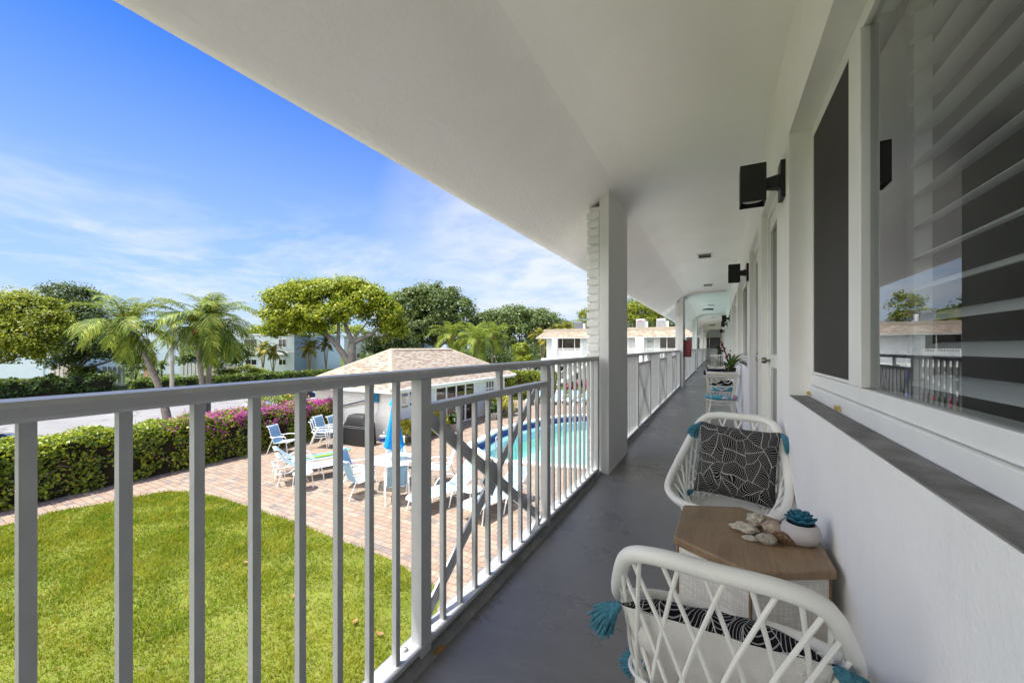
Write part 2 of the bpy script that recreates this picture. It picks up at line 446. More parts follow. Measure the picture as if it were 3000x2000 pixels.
def tree(name, label, base, lobes, mat, leaf=(.2,.13), clumps=260, per=60, cr=.7, trunk_r=.3, forks=None, group=None, seed=1, bark=BARK, inner=.55, z_fork=None):
    """broadleaf tree: tapered trunk with limbs to its lobes, crown of leaf clumps"""
    rg = np.random.default_rng(seed); rr = random.Random(seed)
    t = thing(name, label, 'tree', (base[0],base[1],0), 0, group)
    mb = MB(); top = z_fork or min(l[2]-l[5]*.4 for l in lobes)
    cx = sum(l[0] for l in lobes)/len(lobes); cy = sum(l[1] for l in lobes)/len(lobes)
    fk = Vector((base[0]*.7+cx*.3, base[1]*.7+cy*.3, top*.75))
    limb(mb, (base[0],base[1],-.1), fk, trunk_r*1.15, trunk_r*.75, .05, rg=rr, sides=10)
    for l in lobes:
        tgt = Vector((l[0],l[1],l[2]))
        pts = limb(mb, fk, tgt, trunk_r*.62, trunk_r*.16, .12, rg=rr)
        for _ in range(3):
            s_ = pts[rr.randint(len(pts)//2, len(pts)-2)]
            e = Vector((l[0]+rr.uniform(-.7,.7)*l[3], l[1]+rr.uniform(-.7,.7)*l[4], l[2]+rr.uniform(-.2,.7)*l[5]))
            limb(mb, s_, e, trunk_r*.2, trunk_r*.05, .12, rg=rr, sides=6)
    mb.build('trunk', bark, t, world=True)
    P, N = crown(lobes, clumps, per, cr, rg, inner)
    s = .7+.6*rg.random(len(P))
    leaf_mesh('crown', P, N, leaf[0]*s, leaf[1]*s, mat, t, rg=rg, world=True)
    return t
def frond_mesh(name, L, elev, droop, mat, leaflen=.55, pairs=44, seed=0, hang=.5, w=.035):
    """one feather frond growing from the origin along +x"""
    rr = random.Random(seed); V = []
    n = 24; pts = [Vector((0,0,0))]
    for i in range(n):
        t_ = (i+.5)/n; a = elev-droop*t_**1.4
        pts.append(pts[-1]+Vector((math.cos(a),0,math.sin(a)))*L/n)
    def at(t_):
        x = t_*n; i = min(int(x), n-1); return pts[i].lerp(pts[i+1], x-i), (pts[i+1]-pts[i]).normalized()
    rib = []
    for i in range(n):
        r0, r1 = .022*(1-i/n)+.004, .022*(1-(i+1)/n)+.004
        up = Vector((0,1,0))
        rib.append([pts[i]-up*r0, pts[i]+up*r0, pts[i+1]+up*r1, pts[i+1]-up*r1])
        rib.append([pts[i]-Vector((0,0,r0*1.4)), pts[i]+Vector((0,0,r0*.6)), pts[i+1]+Vector((0,0,r1*.6)), pts[i+1]-Vector((0,0,r1*1.4))])
    for k in range(pairs):
        t_ = .10+.89*k/(pairs-1); p, d = at(t_)
        ll = leaflen*(.45+.75*math.sin(math.pi*min(1,.12+t_*.86)))*rr.uniform(.8,1.1)
        for s_ in (-1,1):
            nrm = Vector((-d.z,0,d.x))
            o = (Vector((0,s_,0))*1.0+d*(.55+.5*t_)+nrm*rr.uniform(.0,.3)).normalized()
            h = hang*rr.uniform(.6,1.3)
            m_ = p+o*ll*.5+Vector((0,0,-h*ll*.16)); e = p+o*ll*.92+Vector((0,0,-h*ll*.75))
            b = d.cross(o).cross(o).normalized()*w*.5
            V.append([p-b*.5, p+b*.5, m_+b, m_-b]); V.append([m_-b, m_+b, e+b*.12, e-b*.12])
    A = np.array([[tuple(q) for q in f] for f in rib+V], dtype=float)
    o = quads(name, A, mat); me = o.data; bpy.data.objects.remove(o)
    return me
PALMLEAF = leafmat('palm_leaflets', [(.03,.07,.008),(.10,.17,.018),(.24,.30,.03),(.42,.42,.07)], .28, .6, .18)
PALMYEL = leafmat('areca_leaflets', [(.06,.10,.012),(.18,.20,.025),(.34,.28,.03),(.42,.24,.04)], .25, .6, .18)
_fr = {}
def fronds(kind):
    if kind not in _fr:
        m = PALMYEL if kind == 'areca' else PALMLEAF
        S = {'coco': (2.7,.66), 'areca': (1.8,.42), 'small': (.7,.25)}[kind]
        w = {'coco': .052, 'areca': .05, 'small': .03}[kind]
        _fr[kind] = [frond_mesh('frond', S[0]*.85, R(72), R(70), m, S[1], 30, 1, .5, w), frond_mesh('frond', S[0], R(52), R(80), m, S[1], 32, 2, .5, w),
                     frond_mesh('frond', S[0], R(27), R(85), m, S[1], 32, 3, .65, w), frond_mesh('frond', S[0]*.92, R(2), R(76), m, S[1], 30, 4, .85, w),
                     frond_mesh('frond', S[0]*.8, R(-34), R(48), m, S[1], 36, 5, 1.1, w)]
    return _fr[kind]
def palm(label, base, topz, lean=(0,0), n=20, kind='coco', r=.12, name='palm_tree', group=None, seed=0, size=1.0, lowest=4, husk=True):
    rr = random.Random(seed)
    t = thing(name, label, 'tree', (base[0],base[1],0), 0, group)
    pts = catmull([(0,0,-.1),(lean[0]*.25,lean[1]*.25,topz*.4),(lean[0]*.72,lean[1]*.72,topz*.8),(lean[0],lean[1],topz)], 9)
    m = len(pts); mb = MB()
    mb.tube(pts, [r*(1.25-.45*min(1,i/(m*.35)))*(1+.05*(i%2)) for i in range(m)], 10); mb.build('trunk', PALMBARK, t)
    if husk:
        d = (pts[-1]-pts[-4]).normalized(); h = MB()
        h.tube([pts[-1]-d*.45, pts[-1]-d*.2, pts[-1]+d*.25, pts[-1]+d*.6], [r*.9,r*1.5,r*1.35,r*.5], 9)
        h.build('crownshaft', M('palm_husk', (.30,.16,.085), .85, .4, 9, .6, 40, .15), t)
    ms = fronds(kind)
    for i in range(n):
        k = 0 if i < n*.18 else 1 if i < n*.42 else 2 if i < n*.68 else 3 if (i < n*.88 or lowest < 4) else 4
        s = size*rr.uniform(.85,1.12)
        link('frond', ms[k], t, (lean[0],lean[1],topz), (rr.uniform(-.22,.22), rr.uniform(-.1,.1), i*2.399+rr.uniform(-.25,.25)), (s,s,s))
    return t
def bush(name, label, cat, c, rx, ry, h, mat, leaf=(.1,.06), n=2600, group=None, seed=1, extra=None, core=True, rot=0):
    rg = np.random.default_rng(seed)
    t = thing(name, label, cat, (c[0],c[1],0), rot, group)
    lob = [(0,0,h*.45,rx*.9,ry*.9,h*.52)]+[(rg.uniform(-.5,.5)*rx, rg.uniform(-.5,.5)*ry, h*rg.uniform(.5,.72), rx*.5, ry*.5, h*.3) for _ in range(5)]
    P, N = crown(lob, max(20,n//30), 30, min(rx,ry,h)*.22, rg, .8)
    P[:,2] = np.abs(P[:,2])
    s = .7+.6*rg.random(len(P)); leaf_mesh('foliage', P, N, leaf[0]*s, leaf[1]*s, mat, t, rg=rg)
    if core:
        mb = MB()
        for i in range(7):
            a = i*2.4; limb(mb, (rx*.12*math.cos(a), ry*.12*math.sin(a), 0), (rx*.6*math.cos(a), ry*.6*math.sin(a), h*.75), .02*max(1,h), .006, .15, sides=5)
        mb.build('stems', M('shrub_stems', (.12,.085,.05), .9, .4, 10, .4, 30, .1), t)
    if extra:
        m2, k, L = extra
        q = rg.choice(len(P), k); nn = N[q]+np.array([0,0,.6])
        leaf_mesh('flowers', P[q]+nn/np.linalg.norm(nn,axis=1,keepdims=True)*.05, nn, L, L*.8, m2, t, rg=rg)
    return t
def hedge(name, label, cat, p0, p1, width, h, mat, leaf=(.075,.055), dens=330, seed=1, group=None, twigs=0, flowers=None, wob=.1):
    """clipped hedge from p0 to p1: twig core, a coat of leaves, stems, flowers"""
    rg = np.random.default_rng(seed); rr = random.Random(seed)
    p0, p1 = Vector((p0[0],p0[1],0)), Vector((p1[0],p1[1],0)); L = (p1-p0).length; a = math.atan2(p1.y-p0.y, p1.x-p0.x)
    t = thing(name, label, cat, p0, a, group)
    g = .14
    mb = MB(); nx = max(4,int(L/.4)); rows = []
    prof = [(-width/2+g,0),(-width/2+g*.9,h*.5),(-width/2+g*1.6,h-g*1.3),(0,h-g*.9),(width/2-g*1.6,h-g*1.3),(width/2-g*.9,h*.5),(width/2-g,0)]
    for i in range(nx+1):
        x = g+(L-2*g)*i/nx
        rows.append([(x, y+wob*.6*noise.noise((x*1.3,y*2,z*2+seed)), max(0,z+wob*.7*noise.noise((x*1.1,y*2+5,seed)))) for y,z in prof])
    mb.sheet(rows); mb.f.append([len(mb.v)-len(prof)+i for i in range(len(prof))]); mb.f.append([i for i in reversed(range(len(prof)))])
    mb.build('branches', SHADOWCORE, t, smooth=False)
    area = L*(2*h+width)+2*h*width; n = int(area*dens)
    per = np.array([L*h, L*h, L*width*1.4, h*width*.5, h*width*.5]); per /= per.sum()
    k = rg.choice(5, n, p=per); x = rg.random(n)*L; z = rg.random(n)**.9*h; y = (rg.random(n)-.5)*width
    P = np.stack([x,y,z],1); N = np.zeros((n,3))
    for kk,(ax,val,nv) in enumerate(((1,-width/2,(0,-1,.35)),(1,width/2,(0,1,.35)),(2,h,(0,0,1)),(0,0,(-1,0,.3)),(0,L,(1,0,.3)))):
        q = k == kk; P[q,ax] = val; N[q] = nv
    rad = min(.28,h*.3)                                              # rounded shoulders
    over = np.maximum(0,P[:,2]-(h-rad)); sh = rad-np.sqrt(np.maximum(0,rad**2-over**2))
    P[:,1] -= np.sign(P[:,1])*np.where(k<2, sh, 0)
    edge = np.maximum(0,np.abs(P[:,1])-(width/2-rad)); P[:,2] -= np.where(k==2, rad-np.sqrt(np.maximum(0,rad**2-edge**2)), 0)
    bump_ = np.array([noise.noise((p[0]*1.5,p[1]*1.5+seed,p[2]*1.8)) for p in P])
    N /= np.linalg.norm(N,axis=1,keepdims=True)
    P += N*(bump_*wob*1.5-.05+rg.normal(size=n)*.045)[:,None]
    P[:,2] = np.maximum(P[:,2],.03)
    keep = (np.array([noise.noise((p[0]*2.1+9,p[1]*2+seed,p[2]*2.1)) for p in P]) > -.32) | (k == 2)
    P, N = P[keep], N[keep]; n = len(P)
    s = .65+.7*rg.random(n)
    leaf_mesh('foliage', P, N+rg.normal(size=(n,3))*.55, leaf[0]*s, leaf[1]*s, mat, t, rg=rg)
    if twigs:
        mb = MB()
        for i in range(twigs):
            x = rr.uniform(.1,L-.1); z = rr.uniform(.15,h*.8); s_ = rr.choice((-1,-1,1)); y = s_*(width/2-.06)
            p = Vector((x,y,z)); q = p+Vector((rr.uniform(-.4,.4), s_*rr.uniform(0,.09), rr.uniform(-.12,.3)))
            limb(mb, p, q, .008, .003, .2, 4, 5, rr)
        tw = mb.build('twigs', M('hedge_twigs', (.30,.22,.15), .85, .3, 10, .4, 40, .1), t); tw['kind'] = 'stuff'
    return t, P, N
# ================================================================== the building we stand on
H = lambda h: CAMZ+h
WX = .315
B = thing('apartment_building', 'white stucco apartment block with open walkway balcony, brick faced piers and sloping soffit', 'building', (0,0,0))
jy = [-6, 4.0, 12.65, 21.2, 29.8, 41.0]
mb = MB()
for a, b in zip(jy, jy[1:]): mb.box(-1.05, WX, a+.004, b-.004, FL-.05, FL)
mb.build('floor', FLOOR, B, bevel=.004)
mb = MB(); mb.extr_y([(-1.07,FL-.02),(-.925,FL-.02),(-.935,FL+.004),(-.955,FL+.022),(-.985,FL+.034),(-1.03,FL+.036),(-1.07,FL+.02)], -6, 41, True)
mb.build('floor_lip', M('lip_paint', (.23,.23,.25), .5, .3, 14, .9, 60, .4), B)
mb = MB(); mb.box(-1.06, 8, -6, 41, FL-.26, FL-.052); mb.build('slab', STUCCO, B)
# ceiling and soffit: flat over the walk, then rolling down to the eave
def soffit(x):                                                     # softly rounded break between flat ceiling and slope
    d = -.715-x; k = .098
    return 1.575-.795*k*math.log1p(math.exp(min(40,d/k)))
prof = [(.6,H(1.575)),(.2,H(soffit(.2)))]+[(x,H(soffit(x))) for x in np.linspace(-.2,-1.47,34)]
up = [(-1.50,H(.968)),(-1.525,H(.985)),(-1.52,H(1.03)),(-1.12,H(1.33)),(-.4,H(1.66)),(.6,H(1.66))]
mb = MB(); mb.extr_y(prof+up, -6, 41, set(range(0,len(prof)-1))); mb.build('ceiling', CEIL, B, fix=True)
mb = MB()
def slope(mb, a, b, c, d):                                        # shingled slope a-b eave, d-c top
    a, b, c, d = map(Vector,(a,b,c,d)); e = (b-a).normalized(); nrm = e.cross(d-a).normalized(); w = nrm.cross(e)
    mb.quad([a,b,c,d], [((p-a).dot(e)+3, (p-a).dot(w)) for p in (a,b,c,d)]); return mb
slope(mb, (-1.54,41,H(1.0)), (-1.54,-6,H(1.0)), (-.98,-6,H(1.95)), (-.98,41,H(1.95)))
mb.quad([(-.98,41,H(1.95)),(-.98,-6,H(1.95)),(8,-6,H(1.95)),(8,41,H(1.95))], [(0,0)]*4)
mb.quad([(-1.54,-6,H(1.0)),(.6,-6,H(1.67)),(8,-6,H(1.67)),(8,-6,H(1.95)),(-.98,-6,H(1.95))], [(0,0)]*5)
mb.build('roof', SHINGLE, B)
for y in (12.5, 21.0, 29.6):
    MB().extr_y([(x,z-.002) for x,z in prof[1:20]]+[(x-.006,z-.022) for x,z in reversed(prof[1:20])], y, y+.35, True).build('ceiling_band', CEIL, B, fix=True)
units = [0, 9.1, 18.2, 27.3]
ops = []
for u in units: ops += [('w',u-.45,u+2.39),('d',u+2.85,u+3.80),('d',u+4.15,u+5.15),('w',u+5.56,u+8.2)]
ops = [o for o in ops if o[2] < 39]
ZS, ZH = H(-.237), H(1.06)
mb = MB(); y = -6
for k,a,b in ops:
    mb.box(WX, .5, y, a, FL, H(1.575))
    mb.box(WX, .5, a, b, ZH, H(1.575))
    if k == 'w': mb.box(WX, .5, a, b, FL, ZS-.003)
    y = b
mb.box(WX, .5, y, 41, FL, H(1.575))
mb.build('wall', STUCCO, B)
mb = MB(); mb.box(.3, .5, -6, 41, 0, FL-.262); mb.build('lower_wall', STUCCO, B)
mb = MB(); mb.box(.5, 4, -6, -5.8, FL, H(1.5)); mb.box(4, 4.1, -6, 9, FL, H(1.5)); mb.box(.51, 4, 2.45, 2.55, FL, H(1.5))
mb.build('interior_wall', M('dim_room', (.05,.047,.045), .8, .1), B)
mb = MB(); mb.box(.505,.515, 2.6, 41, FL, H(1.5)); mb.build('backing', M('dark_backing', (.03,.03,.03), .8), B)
SILLM = M('bare_concrete_sill', (.26,.255,.245), .85, .35, 9, .7, 45, .2, dirt=((.13,.125,.12), .52, .75), ds=5)
SCREEN = M('insect_screen', (.028,.024,.022), .55, .3, 40, .2, 300, .3)
LOUV = M('shutter_paint', (.78,.78,.77), .45, .04, 3, 0, 1, .4)
for i,(k,a,b) in enumerate(ops):
    if k == 'w':
        f = MB()
        if i == 0:
            f.box(.392,.47, a, b, ZS, ZS+.055); f.box(.404,.47, a, b, ZS+.057, ZS+.108); f.box(.404,.47, a, b, ZH-.055, ZH-.001)
            f.box(.400,.47, b-.05, b-.001, ZS+.11, ZH-.057); f.box(.396,.468, 1.61, 1.735, ZS+.11, ZH-.057)
            f.box(.403,.425, 1.737, b-.052, ZS+.11, ZS+.122)
        else:
            f.box(.395,.47, a, b, ZS, ZS+.10); f.box(.395,.47, a, b, ZH-.06, ZH-.001); f.box(.395,.47, b-.06, b-.001, ZS+.102, ZH-.062); f.box(.395,.47, a+.001, a+.06, ZS+.102, ZH-.062)
            m_ = a+.62 if (i % 4) else b-.66
            f.box(.393,.47, m_, m_+.07, ZS+.102, ZH-.062)
        w = f.build('window', ALU, B, bevel=.003)
        s = MB().box(WX+.001,.391, a+.001, b-.001, ZS-.002, ZS+.001); s.build('sill', SILLM, w)
        if i == 0:
            MB().quad([(.420,a,ZS+.1),(.420,a,ZH-.05),(.420,1.62,ZH-.05),(.420,1.62,ZS+.1)]).build('pane', GLASS, w)
            MB().box(.406,.408, 1.737, b-.052, ZS+.1225, ZH-.058).build('screen', SCREEN, w)
            MB().box(.4215,.475, 1.575, 1.608, ZS+.11, ZH-.057).build('gasket', BLACKM, w)
            sh = MB()
            z = ZS+.05
            while z < ZH+.06:
                # louvre, thicker in the middle, front edge lower
                c = []
                for t_ in np.linspace(0, 2*math.pi, 10, endpoint=False):
                    px, pz = .042*math.cos(t_), .0065*math.sin(t_); q = R(24)
                    c.append((.545+px*math.cos(q)-pz*math.sin(q), z+px*math.sin(q)+pz*math.cos(q)))
                sh.extr_y(c, -.42, 1.60, True); z += .092
            sh.build('shutter', LOUV, w)
            st = MB(); st.box(.52,.56, 1.605, 1.66, ZS, ZH); st.box(.592,.60, 1.07, 1.082, ZS, ZH); st.box(.60,.62, 1.03, 1.06, ZS, ZH); st.build('shutter_stile', LOUV, w)
            for yy in (1.80, b-.075): 
                lt = MB(); lt.box(.378,.391, yy, yy+.035, ZS+.010, ZS+.018); lt.box(.376,.389, yy+.012, yy+.03, ZS+.019, ZS+.026); lt.build('latch', M('brass', (.62,.46,.16), .35, .2, 9, 0, 1, .5, .8), w)
        else:
            MB().box(.43,.435, a+.03, b-.03, ZS+.09, ZH-.05).build('pane', DGLASS, w)
    else:
        f = MB(); f.box(.355,.44, a+.001, a+.05, FL, ZH-.051); f.box(.355,.44, b-.05, b-.001, FL, ZH-.051); f.box(.355,.44, a+.001, b-.001, ZH-.05, ZH-.001)
        f.box(.367,.42, a+.052, a+.10, FL+.012, ZH-.055); f.box(.367,.42, b-.10, b-.052, FL+.012, ZH-.055); f.box(.367,.42, a+.101, b-.101, FL+.012, FL+.16); f.box(.367,.42, a+.101, b-.101, ZH-.16, ZH-.055); f.box(.365,.42, a+.101, b-.101, FL+1.0, FL+1.10)
        d = f.build('door', ALU, B, bevel=.003)
        MB().box(.385,.393, a+.095, b-.095, FL+.15, ZH-.15).build('pane', DGLASS, d)
        kx = b-.095 if i % 4 == 1 else a+.095
        MB().lathe([(.0,-.062),(.018,-.06),(.026,-.045),(.024,-.03),(.010,-.022),(.010,0)], 14).build('knob', M('aged_knob', (.35,.30,.24), .3, .3, 20, 0, 1, .5, .8), d, loc=(.367,kx,FL+1.05), rot=(0,R(90),0))
        if i == 2: MB().box(.340,.365, kx-.01, kx+.01, FL+.86, FL+1.18).tube([(.362,kx,FL+1.1),(.325,kx,FL+1.1),(.32,kx+.05,FL+1.09)], .008, 8).build('handle', BLACKM, d)
PY = [3.62, 12.3, 20.8, 29.4, 38.0]; PL = .83
BRK = brickmat('pier_bricks', (.80,.80,.785), (.55,.54,.52), 5, 5, .0, 'xz', .0)
PLASTER = stucco('pier_plaster', (.74,.745,.73), 45, .3)
for k,y in enumerate(PY):
    p = MB().extr_y([(-.968,0.02),(-.879,0.02),(-.879,H(1.480)),(-.968,H(1.40))], y, y+PL).build('pier', PLASTER, B, fix=True, bevel=.006)
    br = MB(); hz = .0765; z = FL-.5; row = 0
    br.box(-1.066,-.970, y+.018, y+PL-.018, .02, H(1.30))
    while z < H(1.345):
        o = 0 if row % 2 else .14
        yy = y-.002
        cuts = [y-.002]+[q for q in np.arange(y+o, y+PL, .28) if q > y+.06]+[y+PL+.002]
        for a, b in zip(cuts, cuts[1:]):
            j = rnd.uniform(-.003,.003)
            if z+hz-.012 < H(1.283+(0 if z < H(1.2) else .0)): br.box(-1.086+j, -.971, a+.006, b-.006, z+.0085, z+hz-.0085)
        z += hz; row += 1
    br.build('brick_facing', WBRICK if k > 1 else M('white_brick_paint', (.78,.78,.765), .5, .07, 9, .5, 35, .35, dirt=((.60,.59,.56),.66,.8), ds=14), p, bevel=.004 if k < 2 else 0)

# ------------------------------------------------------------------ balcony railings
def box_mesh(name, x, y, z0, z1, m):
    me = MB().box(-x/2,x/2,-y/2,y/2,z0,z1); o = me.build(name, m, None, bevel=0); d = o.data; bpy.data.objects.remove(o); return d
BAL = box_mesh('baluster', .0195, .0195, .0687, 1.0348, RAILM); BALX = box_mesh('baluster', .0195, .0195, .0687, .9078, RAILM); POST = box_mesh('post', .047, .057, .0, 1.0348, RAILM); SHORT = box_mesh('short_post', .026, .03, .9392, 1.0348, RAILM)
def railing(label, segs, joints=()):
    y0, y1 = segs[0][0], segs[-1][1]
    t = thing('balcony_railing', label, 'railing', (-.983,y0,FL), 0, 'railings along the walkway')
    L = y1-y0
    cuts = [0]+[j-y0 for j in joints]+[L]
    tr = MB()
    for a, b in zip(cuts, cuts[1:]):
        tr.extr_y([(-.050,1.043),(-.044,1.036),(.028,1.036),(.034,1.043),(.034,1.060),(.026,1.0695),(-.042,1.0695),(-.050,1.060)], a+.0012, b-.0012)
    tr.build('top_rail', RAILM, t)
    br = MB().box(-.037,.034, 0, L, .0500,.0685)
    br.build('bottom_rail', RAILM, t, bevel=.003)
    ys = [s[0] for s in segs]+[y1]
    for q in ys:
        link('post', POST, t, (.004, q-y0, 0))
    bolts = MB()
    for a,b,k in segs:
        a -= y0; b -= y0; n = 10
        for i in range(9): link('baluster', BAL if k == 'p' else BALX, t, (.0035, a+.131+(b-a-.262)*i/8, 0))
        if k == 'x':
            MB().box(-.027,.028, a+.0287, b-.0287, .9080,.9390).build('mid_rail', RAILM, t, bevel=.003)
            link('short_post', SHORT, t, (0,(a+b)/2,0))
            for s_ in (1,-1):
                za, zb = (.895,.085) if s_ > 0 else (.085,.895)
                x = -.024-(.0 if s_ > 0 else .011)
                MB().bar((x,a+.05,za),(x,b-.05,zb), .055,.010, (1,0,0)).build('brace', RAILM, t)
            MB().obox((-.044,(a+b)/2,.49), .009,.135,.135, 0, R(45)).build('brace_plate', RAILM, t)
    for s_ in segs: bolts.lathe([(.012,.0686),(.012,.074),(.006,.079),(0,.079)], 8, (-.012, s_[0]-y0-.07, 0))
    bolts.build('bolt_row', M('bolt_steel', (.5,.5,.48), .35, .1, 9, 0, 1, .5, .8), t)
    return t
railing('nearest balcony railing, pale grey with a crossed brace, in front of the lawn',
        [(-1.25,-.04,'x'),(-.04,1.161,'p'),(1.161,2.362,'x'),(2.362,3.555,'p')], (1.108,))
names = ['white balcony railing between the nearest brick pier and the pier with the red cabinet', 'white balcony railing just past the pier with the red cabinet', 'far white balcony railing, third bay beyond the nearest pier', 'farthest white balcony railing, next to the end wall of the walkway']
for k in range(4):
    a, b = PY[k]+PL+.035, PY[k+1]-.035
    seg = (b-a)/7
    railing(names[k], [(a+i*seg, a+(i+1)*seg, 'px'[i % 2]) for i in range(7)])

# ------------------------------------------------------------------ lamps, vents, ceiling lights, red cabinet
def wall_lamp(y, label, z=H(.86)):
    t = thing('wall_lamp', label, 'wall lamp', (WX,y,z), 0, 'black cube lamps along the wall')
    MB().box(-.022,0,-.055,.055,-.095,.10).build('backplate', BLACKM, t, bevel=.002)
    MB().add([(-.022,-.030,.035),(-.022,.030,.035),(-.022,.030,-.035),(-.022,-.030,-.035),(-.085,-.022,.026),(-.085,.022,.026),(-.085,.022,-.026),(-.085,-.022,-.026)],
             [(0,1,2,3),(7,6,5,4),(0,4,5,1),(1,5,6,2),(2,6,7,3),(3,7,4,0)]).build('arm', BLACKM, t)
    s = MB(); x0, x1, w = -.207, -.085, .061
    s.box(x0,x1,-w,-w+.005,-.10,.10); s.box(x0,x1,w-.005,w,-.10,.10); s.box(x0,x0+.005,-w+.0052,w-.0052,-.10,.10); s.box(x1-.005,x1,-w+.0052,w-.0052,-.10,.10); s.box(x0+.0052,x1-.0052,-w+.0052,w-.0052,.06,.066)
    s.build('lamp_shade', BLACKM, t)
    MB().lathe([(.0,-.07),(.040,-.07),(.046,-.076),(.050,-.078),(.052,-.07),(.052,.05)], 24, (-.146,0,0)).build('lens', M('lamp_lens', (.62,.61,.58), .3, .05), t)
    return t
ln = ['black cube wall lamp nearest the camera, beside the big window', 'smaller looking black cube wall lamp beyond the two doors', 'black cube wall lamp beyond the red flowering plant, front of the overlapping pair', 'black cube wall lamp half hidden behind the lamp in front of it', 'tiny black cube wall lamp at the far end of the wall']
for y, l in zip((2.56,5.33,13.6,16.7,24.0), ln): wall_lamp(y, l, H(.885 if y < 4 else .86))
def vent(x, y, label):
    t = thing('ceiling_vent', label, 'vent', (x,y,H(1.575)), 0, 'white vents in the walkway ceiling')
    f = MB(); w, d = .125, .19
    f.box(-w,w,-d,-d+.03,-.012,-.001); f.box(-w,w,d-.03,d,-.012,-.001); f.box(-w,-w+.03,-d+.031,d-.031,-.012,-.001); f.box(w-.03,w,-d+.031,d-.031,-.012,-.001)
    f.build('frame', WHITE, t)
    MB().box(-w+.03,w-.03,-d+.03,d-.03,-.004,-.0015).build('backing', M('vent_dark', (.10,.10,.10), .8), t)
    s = MB()
    for i in range(5): s.obox((0,-d+.06+i*.065,-.008), 2*w-.062, .03, .003, 0, R(25))
    s.build('slats', M('vent_grey', (.5,.5,.49), .5), t)
for x,y,l in ((-.2,7.6,'nearest white slotted vent in the walkway ceiling'),(-.22,11.2,'second white slotted vent in the ceiling, before the second pier'),(-.22,16.6,'white ceiling vent just before the round black light'),(-.22,23.5,'far white ceiling vent beyond the round black light')): vent(x,y,l)
def clight(x, y, label):
    t = thing('ceiling_light', label, 'ceiling light', (x,y,H(1.575)), 0, 'round black ceiling lights')
    MB().lathe([(.20,-.001),(.20,-.055),(.188,-.06),(.182,-.05)], 28).build('housing', BLACKM, t)
    MB().lathe([(.181,-.052),(.15,-.075),(.08,-.088),(0,-.092)], 28).build('diffuser', M('diffuser', (.8,.79,.76), .4, .03), t)
clight(-.36, 18.2, 'round black ceiling light with white diffuser, the nearer one'); clight(-.36, 31.5, 'round black ceiling light with white diffuser, far end of the walkway')
RED = M('red_enamel', (.22,.012,.016), .38, .2, 5, .05, 60, .5)
t = thing('extinguisher_cabinet', 'dark red metal cabinet hung on the second pier over the walkway', 'cabinet', (-.876,12.62,H(-.03)))
MB().box(0,.20,-.10,.10,-.25,.24).build('body', RED, t, bevel=.006)
MB().box(.015,.185,-.106,-.1005,-.235,.225).build('door', RED, t, bevel=.003).__setitem__('label','plain dark red door')
MB().box(.03,.04,-.112,-.1065,-.03,.03).build('handle', BLACKM, t)

# ================================================================== foreground furniture
def tub_chair(label, loc, rz, s=1.0, rk=1.0):
    t = thing('basket_chair', label, 'chair', loc, rz, 'white plastic basket chairs')
    half = [(.0,.255,.735),(.105,.250,.733),(.168,.222,.705),(.208,.150,.615),(.236,.060,.520),(.248,-.05,.450),(.232,-.155,.405),(.165,-.225,.380),(.07,-.245,.372)]
    ctrl = half+[(0,-.248,.371)]+[(-x,y,z) for x,y,z in reversed(half[1:])]
    rim = catmull(ctrl, 8, True); n = len(rim)
    rad = [(.0205 if p.z > .5 else .0180)*rk for p in rim]
    MB().tube(rim, rad, 14, True).build('rim', PLASTW, t)
    # arc length parameter, 0 at the back centre
    cum = [0]
    for i in range(n): cum.append(cum[-1]+(rim[(i+1)%n]-rim[i]).length)
    Lr = cum[-1]
    def at(s_):
        d = (s_ % 1)*Lr
        for i in range(n):
            if cum[i+1] >= d: return rim[i].lerp(rim[(i+1)%n], (d-cum[i])/(cum[i+1]-cum[i]))
    def base(s_):
        a = 2*math.pi*s_; return Vector((.150*math.sin(a), .02+.165*math.cos(a), .285+.03*max(0,math.cos(a))))
    lat = MB(); K = 24
    for i in range(K):
        for sg in (1,-1):
            a = at((i+.5+.22*sg)/K); b = base((i+.5)/K+sg*.155)
            mid = (a+b)*.5; out = Vector((mid.x,mid.y-.02,0)); out = out.normalized() if out.length > 1e-4 else Vector((0,0,0))
            c1 = a.lerp(b,.35)+out*.018; c2 = a.lerp(b,.7)+out*.030+Vector((0,0,-.02))
            off = out*(.0048*sg)
            lat.tube(catmull([a+off,c1+off,c2+off,b], 5), .0047, 7)
    for f_, bu in ((.66,.03),(.84,.03)):
        ring = []
        for k in range(40):
            a = at(k/40); b = base(k/40); p = a.lerp(b,f_); o = Vector((p.x,p.y-.02,0)).normalized(); ring.append(p+o*bu+Vector((0,0,-.015)))
        lat.tube(ring, .0046, 6, True)
    lat.build('lattice', PLASTW, t)
    seat = MB()
    rows = []
    for r_, dz_ in ((1.0,.0),(.9,-.010),(.6,-.016),(.02,-.018)):
        rows.append([tuple(Vector((0,.02,.285))+Vector((base(k/32).x*r_, (base(k/32).y-.02)*r_, (base(k/32).z-.285)*r_+dz_))) for k in range(32)])
    seat.sheet(rows, True, True); seat.build('seat', PLASTW, t, solid=.012)
    ring = [base(k/32)+Vector((0,0,-.008)) for k in range(32)]
    MB().tube(ring, .013, 8, True).build('seat_ring', PLASTW, t)
    for x,y in ((.11,-.10),(-.11,-.10),(.11,.14),(-.11,.14)):
        MB().tube(catmull([(x,y,.285),(x*1.35,y*1.35,.15),(x*1.75,y*1.6,0)], 4), .013, 8).build('leg', PLASTW, t)
    t.scale = (s,s,s); return t
CH1 = tub_chair('white basket chair facing the camera beyond the hexagonal table', (.046,2.335,FL), R(-12), 1.06); CH1.scale = (1.06,1.08,1.03)
CH2 = tub_chair('white basket chair in the foreground seen from behind, facing the hexagonal table', (.012,1.085,FL), R(180-4), 1.0, .82)

